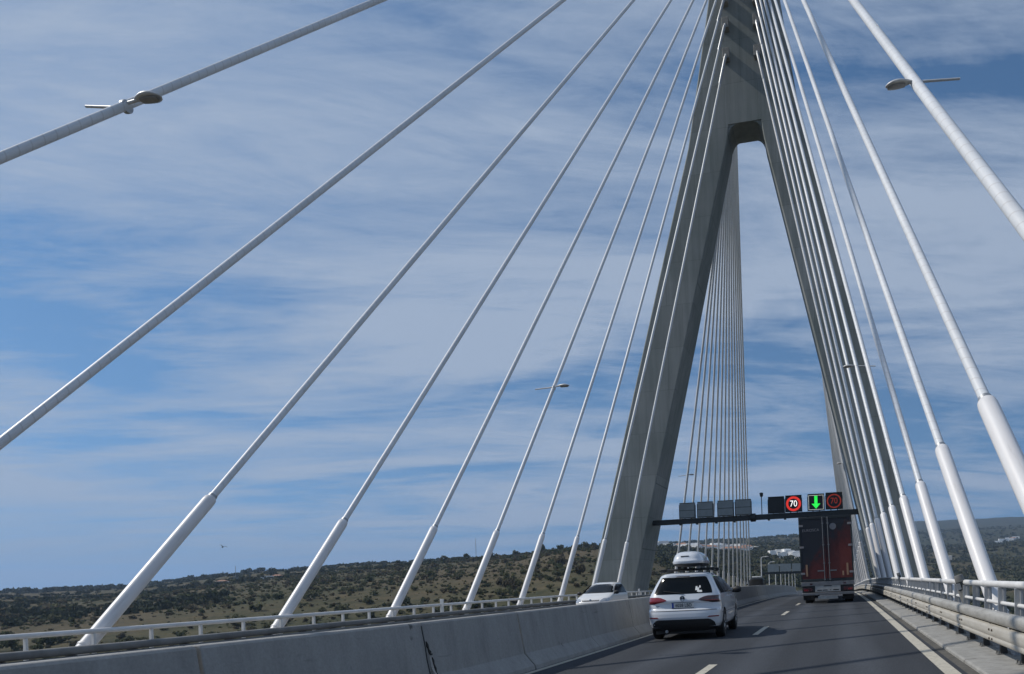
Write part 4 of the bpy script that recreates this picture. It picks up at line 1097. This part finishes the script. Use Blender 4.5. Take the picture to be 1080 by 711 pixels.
# ------------------------------------------------------------------ land
def az_of(px): return math.degrees(math.atan((px-700)/800) - yaw)
DK = np.array([5, 60, 150, 250, 350, 450, 600, 900, 1500, 2500, 4000, 6000, 9000, 14000], float)
def zs(e):  # elevations (tangents) at DK[5:] and heights before
    return e
ST = {   # azimuth: heights for the near stations, tangents from 450 m on
    -180: [-26, -26, -26, -26, -25, -24, -.03, -.015, .0, .005, .008, .006, .004, .0],
    -100: [-26, -26, -26, -25, -22, -18, -.02, -.006, .004, .006, .006, .004, .003, .0],
    az_of(0) - 6: [-26, -26, -25, -22, -17, -12, -.010, .000, .0060, .0080, .006, .005, .004, .0],
    az_of(0): [-26, -26, -25, -22, -17, -12, -.009, .001, .0070, .0085, .006, .006, .004, .0],
    az_of(146): [-26, -26, -25, -21, -15, -8, -.004, .0050, .0100, .0095, .008, .006, .004, .0],
    az_of(250): [-26, -26, -25, -20, -12, -4, .006, .0170, .0225, .0180, .012, .006, .004, .0],
    az_of(337): [-26, -26, -25, -18, -9, 0, .0140, .0255, .0275, .020, .012, .006, .004, .0],
    az_of(450): [-26, -26, -25, -15, -4, 6, .0240, .0345, .033, .022, .012, .006, .004, .0],
    az_of(540): [-26, -26, -24, -12, 1, 11, .0330, .0395, .035, .022, .012, .006, .004, .0],
    az_of(604): [-26, -26, -24, -9, 5, 16, .0450, .0480, .040, .030, .012, .006, .004, .0],
    az_of(640): [-26, -26, -24, -9, 5, 16, .0460, .0500, .048, .040, .02, .006, .004, .0],
    az_of(700): [-26, -26, -25, -14, -3, 6, .0280, .0440, .0490, .0500, .030, .01, .004, .0],
    az_of(790): [-26, -26, -26, -18, -11, -4, .0080, .0330, .0490, .0560, .050, .03, .01, .0],
    az_of(840): [-26, -26, -25, -15, -8, -6, .0020, .0280, .0470, .0600, .056, .04, .02, .0],
    az_of(885): [-26, -26, -26, -22, -20, -18, -.012, .0120, .0400, .0560, .063, .05, .02, .0],
    az_of(966): [-26, -26, -26, -26, -25, -24, -.032, -.008, .0180, .0400, .0580, .0690, .03, .0],
    az_of(1080): [-26, -26, -26, -26, -25, -24, -.033, -.009, .0160, .0400, .0570, .0670, .03, .0],
    24: [-26, -26, -26, -26, -25, -24, -.032, -.008, .016, .036, .052, .058, .03, .0],
    60: [-26, -26, -26, -26, -25, -24, -.032, -.010, .010, .025, .036, .040, .02, .0],
    110: [-26, -26, -26, -26, -25, -24, -.03, -.015, .0, .01, .016, .016, .01, .0],
    180: [-26, -26, -26, -26, -25, -24, -.03, -.015, .0, .005, .008, .006, .004, .0]}
SA = np.array(sorted(ST)); SH = []
for a in SA:
    row = ST[a]; SH.append([row[i] if i < 6 else row[i]*DK[i]+1.3 for i in range(len(DK))])
SH = np.array(SH); LD = np.log(DK)
def vnoise(x, y, seed):
    xi = np.floor(x).astype(int); yi = np.floor(y).astype(int); xf = x-xi; yf = y-yi
    def h(a, b):
        n = (a*374761393 + b*668265263 + seed*1442695041) & 0x7fffffff
        n = ((n ^ (n >> 13))*1274126177) & 0x7fffffff
        return ((n ^ (n >> 16)) & 0xffff)/65535.0
    u = xf*xf*(3-2*xf); v = yf*yf*(3-2*yf)
    return (h(xi, yi)*(1-u)+h(xi+1, yi)*u)*(1-v) + (h(xi, yi+1)*(1-u)+h(xi+1, yi+1)*u)*v - .5
def ground_h(az, d):
    az = np.asarray(az, float); d = np.asarray(d, float)
    ld = np.log(np.clip(d, 5, 14000))
    ia = np.clip(np.searchsorted(SA, az)-1, 0, len(SA)-2); fa = (az-SA[ia])/(SA[ia+1]-SA[ia])
    idd = np.clip(np.searchsorted(LD, ld)-1, 0, len(LD)-2); fd = (ld-LD[idd])/(LD[idd+1]-LD[idd])
    fd = fd*fd*(3-2*fd)*.5 + fd*.5
    z = (SH[ia, idd]*(1-fd)+SH[ia, idd+1]*fd)*(1-fa) + (SH[ia+1, idd]*(1-fd)+SH[ia+1, idd+1]*fd)*fa
    x = d*np.sin(np.radians(az)); y = d*np.cos(np.radians(az))
    amp = np.clip(d/400, .1, 4.0)
    for s, k in ((180, 2.0), (70, 1.2), (28, .5), (600, 4.0)):
        z = z + vnoise(x/s+50, y/s+50, int(s))*k*amp*(1.0 if s < 500 else np.clip((d-800)/1500, 0, 1)*2)
    return z
azs = np.concatenate([np.arange(-180, -64, 4), np.arange(-64, 20, .3), np.arange(20, 180, 4)])
ds = np.concatenate([[5, 20, 40, 60, 100, 150, 200], np.exp(np.linspace(np.log(220), np.log(13000), 130))])
AZ, DD = np.meshgrid(azs, ds)
ZZ = ground_h(AZ, DD); ZZ[-1, :] = -60; ZZ[:7] = np.minimum(ZZ[:7], -24)
V = np.stack([DD*np.sin(np.radians(AZ)), DD*np.cos(np.radians(AZ)), ZZ], -1).reshape(-1, 3)
na, nd = len(azs), len(ds)
faces = []
for i in range(nd-1):
    for j in range(na):
        j2 = (j+1) % na
        faces.append((i*na+j, i*na+j2, (i+1)*na+j2, (i+1)*na+j))
faces.append(tuple(range(na)))
me = bpy.data.meshes.new('ground'); me.from_pydata(V.tolist(), [], faces); me.update(); me.materials.append(M['ground']); me.shade_smooth()
go = link_mesh('ground', me); tag(go, kind='structure')
if sum(p.normal.z for p in list(me.polygons)[:200]) < 0: me.flip_normals()

# foliage templates: many small leaf faces through the crown
def leaf_cluster(nl, rad, hgt, leaf, seed, flat=0.0):
    g = np.random.default_rng(seed); vs, fs = [], []
    lobes = [(g.normal(0, .42, 3)*[rad, rad, hgt*.32] + [0, 0, hgt*.5], g.uniform(.38, .62)) for _ in range(7)]
    for k in range(nl):
        c, s = lobes[g.integers(len(lobes))]
        u = g.normal(size=3); u /= np.linalg.norm(u); p = c + u*s*np.array([rad, rad, hgt*.62])*g.uniform(.55, 1.05)
        p[2] = max(p[2], .02*hgt)
        n = u + g.normal(0, .45, 3); n /= np.linalg.norm(n); a = np.cross(n, g.normal(size=3)); a /= np.linalg.norm(a); b = np.cross(n, a)
        L = leaf*g.uniform(.6, 1.35); i = len(vs)
        vs += [p-a*L-b*L*.55, p+a*L-b*L*.5, p+a*L*.8+b*L*.6, p-a*L*.7+b*L*.55]; fs.append((i, i+1, i+2, i+3))
    return np.array(vs), fs
def mesh_from(vs, fs, name, mats):
    me = bpy.data.meshes.new(name); me.from_pydata([tuple(v) for v in vs], [], fs); me.update()
    for m in mats: me.materials.append(m)
    return me
shrub_meshes = []
for k, mt in enumerate(('leaf_a', 'leaf_a', 'leaf_b', 'leaf_b', 'leaf_c')):
    vs, fs = leaf_cluster(260, 1.0, 1.25, .17, 100+k); shrub_meshes.append(mesh_from(vs, fs, 'shrub', [M[mt]]))

# scrub on the left hillside and right of the tower leg
cand = []
while len(cand) < 9000:
    a = rng.uniform(az_of(-60), az_of(800)); d = math.sqrt(rng.uniform(240**2, 900**2))
    x, y = d*math.sin(math.radians(a)), d*math.cos(math.radians(a))
    den = .55 + .9*float(vnoise(np.array([x/70.0]), np.array([y/70.0]), 5)[0]) + .5*float(vnoise(np.array([x/22.0]), np.array([y/22.0]), 6)[0])
    if rng.uniform() < den: cand.append((a, d))
ca = np.array(cand); hz = ground_h(ca[:, 0], ca[:, 1])
order = np.argsort(ca[:, 1])
tmpl = [leaf_cluster(70, 1.0, 1.2, .30, 300+k) for k in range(6)]
SV, SF, SM, off = [], [], [], 0
n_ind = 0
for idx in order:
    a, d = ca[idx]; z = hz[idx]; x, y = d*math.sin(math.radians(a)), d*math.cos(math.radians(a))
    big = rng.uniform() < .10
    s = (.35 + 1.45*rng.uniform()**2.0)*(1.8 if big else 1.0); sz = s*rng.uniform(.75, 1.15)*(1.2 if big else 1)
    # seen over the barrier and railing?
    vis = (z+sz-1.3)/d > -.052 and az_of(0) < a < az_of(625) or (az_of(690) < a < az_of(790) and (z-1.3)/d > -.02)
    if vis and s > .8 and n_ind < 290:
        o = link_mesh('shrub', shrub_meshes[rng.integers(5)]); o.location = (x, y, z-.1); o.scale = (s, s, sz); o.rotation_euler = (0, 0, rng.uniform(0, 6.28))
        tag(o, 'dark rounded shrub on the dry scrub hillside left of the bridge', 'shrub', 'shrubs on the hillside'); n_ind += 1
    else:
        vs, fs = tmpl[rng.integers(6)]
        th = rng.uniform(0, 6.28); c_, s_ = math.cos(th), math.sin(th)
        v = np.stack([(vs[:, 0]*c_-vs[:, 1]*s_)*s+x, (vs[:, 0]*s_+vs[:, 1]*c_)*s+y, vs[:, 2]*sz+z-.1], -1)
        SV.append(v); SF += [tuple(i+off for i in f) for f in fs]; SM += [int(rng.integers(3))]*len(fs); off += len(v)
me = mesh_from(np.concatenate(SV), SF, 'scrub', [M['leaf_a'], M['leaf_b'], M['leaf_c']]); me.polygons.foreach_set('material_index', SM)
tag(link_mesh('scrub', me), 'dense low scrub covering the hillside', 'scrub', kind='stuff')

# far woods: crowns spread over the slopes
FV, FF, off = [], [], 0
tm2 = [leaf_cluster(34, 1.0, 1.1, .42, 500+k) for k in range(6)]
cnt = 0
while cnt < 15500:
    a = rng.uniform(az_of(-60), az_of(1110)+14); d = math.exp(rng.uniform(math.log(480), math.log(3600)))
    if a < az_of(690) and d < 760 and a > az_of(240): continue
    x, y = d*math.sin(math.radians(a)), d*math.cos(math.radians(a))
    den = .42 + 1.1*float(vnoise(np.array([x/160.0]), np.array([y/160.0]), 9)[0]) + (-.16 if a < az_of(690) else .05) + (.2 if d > 1300 else 0)
    if a > az_of(880): den += -.25 if d < 850 else .30
    if rng.uniform() > den: continue
    z = float(ground_h(a, d)); s = rng.uniform(1.6, 4.2)*(1+.4*(d > 1500))*(.75 if a < az_of(690) and d < 1300 else 1); sz = s*rng.uniform(.8, 1.3)
    vs, fs = tm2[rng.integers(6)]
    FV.append(np.stack([vs[:, 0]*s+x, vs[:, 1]*s+y, vs[:, 2]*sz+z-.2], -1)); FF += [tuple(i+off for i in f) for f in fs]; off += len(vs); cnt += 1
me = mesh_from(np.concatenate(FV), FF, 'woods', [M['forest']])
tag(link_mesh('woods', me), 'dark far woods spread over the valley and ridges', 'woods', kind='stuff')

# trees standing out on the ridge
tree_proto = []
for k in range(3):
    r = empty('tree')
    vs, fs = leaf_cluster(420, 2.3, 3.6, .30, 700+k); vs[:, 2] += 1.5
    me = mesh_from(vs, fs, 'crown', [M['leaf_a' if k < 2 else 'leaf_b']]); link_mesh('crown', me, r)
    mb = MB(); mb.tube([(0, 0, -.4), (.08, .02, 1.2), (-.05, .1, 2.6)], [.22, .16, .08], 8)
    for t in range(5):
        a = 1.3*t; mb.tube([(0, .03, 1.3+.2*t), (.7*math.cos(a), .7*math.sin(a), 2.2+.25*t), (1.3*math.cos(a), 1.3*math.sin(a), 3.0+.2*t)], [.09, .06, .02], 5)
    mb.build('trunk', M['bark'], r); tree_proto.append(r)
used = [False]*3
ridge = [(30, 1500, 1.8), (95, 1450, 1.6), (205, 900, 1.6), (222, 880, 1.5), (255, 880, 1.3), (275, 860, 1.4), (303, 850, 1.6), (340, 850, 1.3), (372, 850, 1.2), (420, 840, 1.5), (445, 830, 1.7), (470, 820, 1.4), (492, 800, 1.6), (519, 780, 1.5), (545, 760, 1.3), (573, 700, 2.0), (592, 690, 1.4), (618, 640, 1.5), (628, 640, 1.3), (706, 900, 1.6), (726, 920, 1.5), (812, 950, 1.6), (836, 950, 1.8)]
for i, (px, d, s) in enumerate(ridge):
    k = i % 3; a = az_of(px); z = float(ground_h(a, d))
    if not used[k]: o = tree_proto[k]; used[k] = True
    else: o = copy_tree(tree_proto[k])
    o.location = (d*math.sin(math.radians(a)), d*math.cos(math.radians(a)), z); o.scale = (s*1.1, s*1.1, s); o.rotation_euler = (0, 0, i*1.7)
    where = 'on the left skyline' if px < 640 else 'among the far white houses'
    tag(o, f'small dark round-crowned tree standing up {where}', 'tree', f'trees {where}')

# telecom masts
for px, d, hgt, lab in ((249, 840, 16, 'thin lattice mast with a small tower base on the left ridge'), (503, 860, 22, 'hair-thin mast rising from the ridge between two left cables')):
    a = az_of(px); z = float(ground_h(a, d)); r = empty('radio_mast', (d*math.sin(math.radians(a)), d*math.cos(math.radians(a)), z)); tag(r, lab, 'mast', 'masts on the left ridge')
    mb = MB()
    for s in range(3): mb.tube([(.5*math.cos(2.1*s), .5*math.sin(2.1*s), -1), (.12*math.cos(2.1*s), .12*math.sin(2.1*s), hgt)], .08, 5)
    for q in range(12): mb.tube([(.45*(1-q/14), 0, q*hgt/12), (-.3*(1-q/14), .3*(1-q/14), (q+1)*hgt/12)], .04, 4)
    mb.build('lattice', M['galv'], r)
    if px < 300:
        mb = MB(); mb.box((-1.3, -1.3, -1), (1.3, 1.3, 4.6)); mb.box((-1.8, -1.8, 4.601), (1.8, 1.8, 5.6)); mb.build('base_tower', M['tower'], r)

# bird
bd = empty('bird', tuple(EYE + (f0 + rv*((235-PX)/F) - uv*((577-PY)/F))*130)); tag(bd, 'tiny dark bird gliding in the sky left of the second sleeve', 'bird')
mb = MB()
mb.loft([[(w*math.cos(t), y, w*.8*math.sin(t)) for t in np.linspace(0, 2*PI, 9)[:-1]] for y, w in ((-.26, .01), (-.2, .05), (-.05, .085), (.1, .07), (.18, .045), (.22, .01))])
for s in (-1, 1):
    mb.loft([[(s*.06, -.02, .03), (s*.06, .14, .03), (s*.06, .14, .05), (s*.06, -.02, .05)], [(s*.32, .04, .13), (s*.32, .16, .13), (s*.32, .16, .145), (s*.32, .04, .145)], [(s*.62, .0, .07), (s*.62, .04, .07), (s*.62, .04, .075), (s*.62, .0, .075)]])
mb.loft([[(-.05, -.26, 0), (.05, -.26, 0), (.05, -.26, .015), (-.05, -.26, .015)], [(-.1, -.40, 0), (.1, -.40, 0), (.1, -.40, .01), (-.1, -.40, .01)]])
o = mb.build('body', M['ink'], bd); bd.rotation_euler = (.25, .3, .5); bd.scale = (1.15, 1.15, 1.8)

# houses
def house_mesh(w, dp, h, roof):
    r = empty('house')
    mb = MB(); mb.box((-w/2, -dp/2, -3), (w/2, dp/2, h)); mb.build('wall', M['house_wall'], r, smooth=0)
    mb = MB()
    if roof == 'hip': mb.loft([[(-w/2-.3, -dp/2-.3, h), (w/2+.3, -dp/2-.3, h), (w/2+.3, dp/2+.3, h), (-w/2-.3, dp/2+.3, h)], [(-w/4, -.2, h+1.7), (w/4, -.2, h+1.7), (w/4, .2, h+1.7), (-w/4, .2, h+1.7)]]); mb.build('roof', M['house_roof'], r, smooth=0)
    else:
        mb.box((-w/2-.1, -dp/2-.1, h+.002), (w/2+.1, dp/2+.1, h+.5)); mb.build('roof', M['house_wall'], r, smooth=0)
    for k in range(int(w//3)):
        x = -w/2 + 1.5 + 3*k
        mb = MB(); mb.box((x-.5, -dp/2-.03, 1.0), (x+.5, -dp/2+.05, 2.2)); mb.build('window', M['pane'], r, smooth=0)
    return r
HP = [house_mesh(9, 8, 5.5, 'flat'), house_mesh(12, 8, 3.6, 'hip'), house_mesh(7, 7, 6.6, 'flat'), house_mesh(14, 9, 4.2, 'flat')]
HU = [False]*4
def put_house(k, px, py, d, yaw_, s, lab, grp):
    a = az_of(px); 
    z = float(ground_h(a, d)) - .3
    if not HU[k]: o = HP[k]; HU[k] = True
    else: o = copy_tree(HP[k])
    o.location = (d*math.sin(math.radians(a)), d*math.cos(math.radians(a)), z); o.rotation_euler = (0, 0, yaw_); o.scale = (s, s, s)
    tag(o, lab, 'house', grp)
for i in range(34):
    px = 692 + i*2.9 + random.uniform(-1, 1)
    put_house(random.choice((0, 3, 0, 2, 3, 1)), px, 0, 1000 + random.uniform(-30, 160), random.uniform(-.5, .5), random.uniform(1.1, 1.6), 'white house in the row along the distant ridge behind the car and cables', 'ridge houses behind the cables')
for i in range(26):
    px = 812 + random.uniform(0, 38)
    put_house(random.choice((0, 2, 2, 3)), px, 0, 900 - (px-812)*1.2 + random.uniform(-70, 130), random.uniform(-.6, .6), random.uniform(.85, 1.3), 'white house in the terraced cluster on the slope left of the truck', 'terraced houses left of the truck')
for i in range(7):
    px = 1054 + 3.1*i
    put_house((3, 0, 3, 2, 3, 1, 3)[i], px, 0, 2600 + 25*i, random.uniform(-.3, .3), 1.6, 'white building in the far hillside complex at the right edge', 'far complex at the right edge')
for i in range(4):
    put_house((3, 1, 3, 3)[i], (1047, 1052, 1056, 1040)[i], 0, 1500+20*i, .2, 1.0, 'pale low shed in the dark valley right of the thick sleeve', 'sheds in the right valley')
for i in range(3):
    put_house((1, 3, 1)[i], (235, 283, 293)[i], 0, 870, .2, .8, 'pale low house half hidden among trees on the left ridge', 'houses on the left ridge')
for k in range(4):
    if not HU[k]:
        for ch in list(HP[k].children): bpy.data.objects.remove(ch)
        bpy.data.objects.remove(HP[k])

# ------------------------------------------------------------------ air
mb = MB(); mb.box((-16000, -16000, -75), (16000, 16000, 620))
m = bpy.data.materials.new('haze_air'); m.use_nodes = True; nt = m.node_tree
for n in list(nt.nodes):
    if n.type != 'OUTPUT_MATERIAL': nt.nodes.remove(n)
pv = nt.nodes.new('ShaderNodeVolumePrincipled'); pv.inputs['Color'].default_value = (.50, .70, 1.0, 1); pv.inputs['Density'].default_value = 1.05e-4; pv.inputs['Anisotropy'].default_value = 0.2
nt.links.new(pv.outputs[0], nt.nodes['Material Output'].inputs['Volume'])
hz_o = mb.build('haze', m, smooth=0); tag(hz_o, kind='stuff')
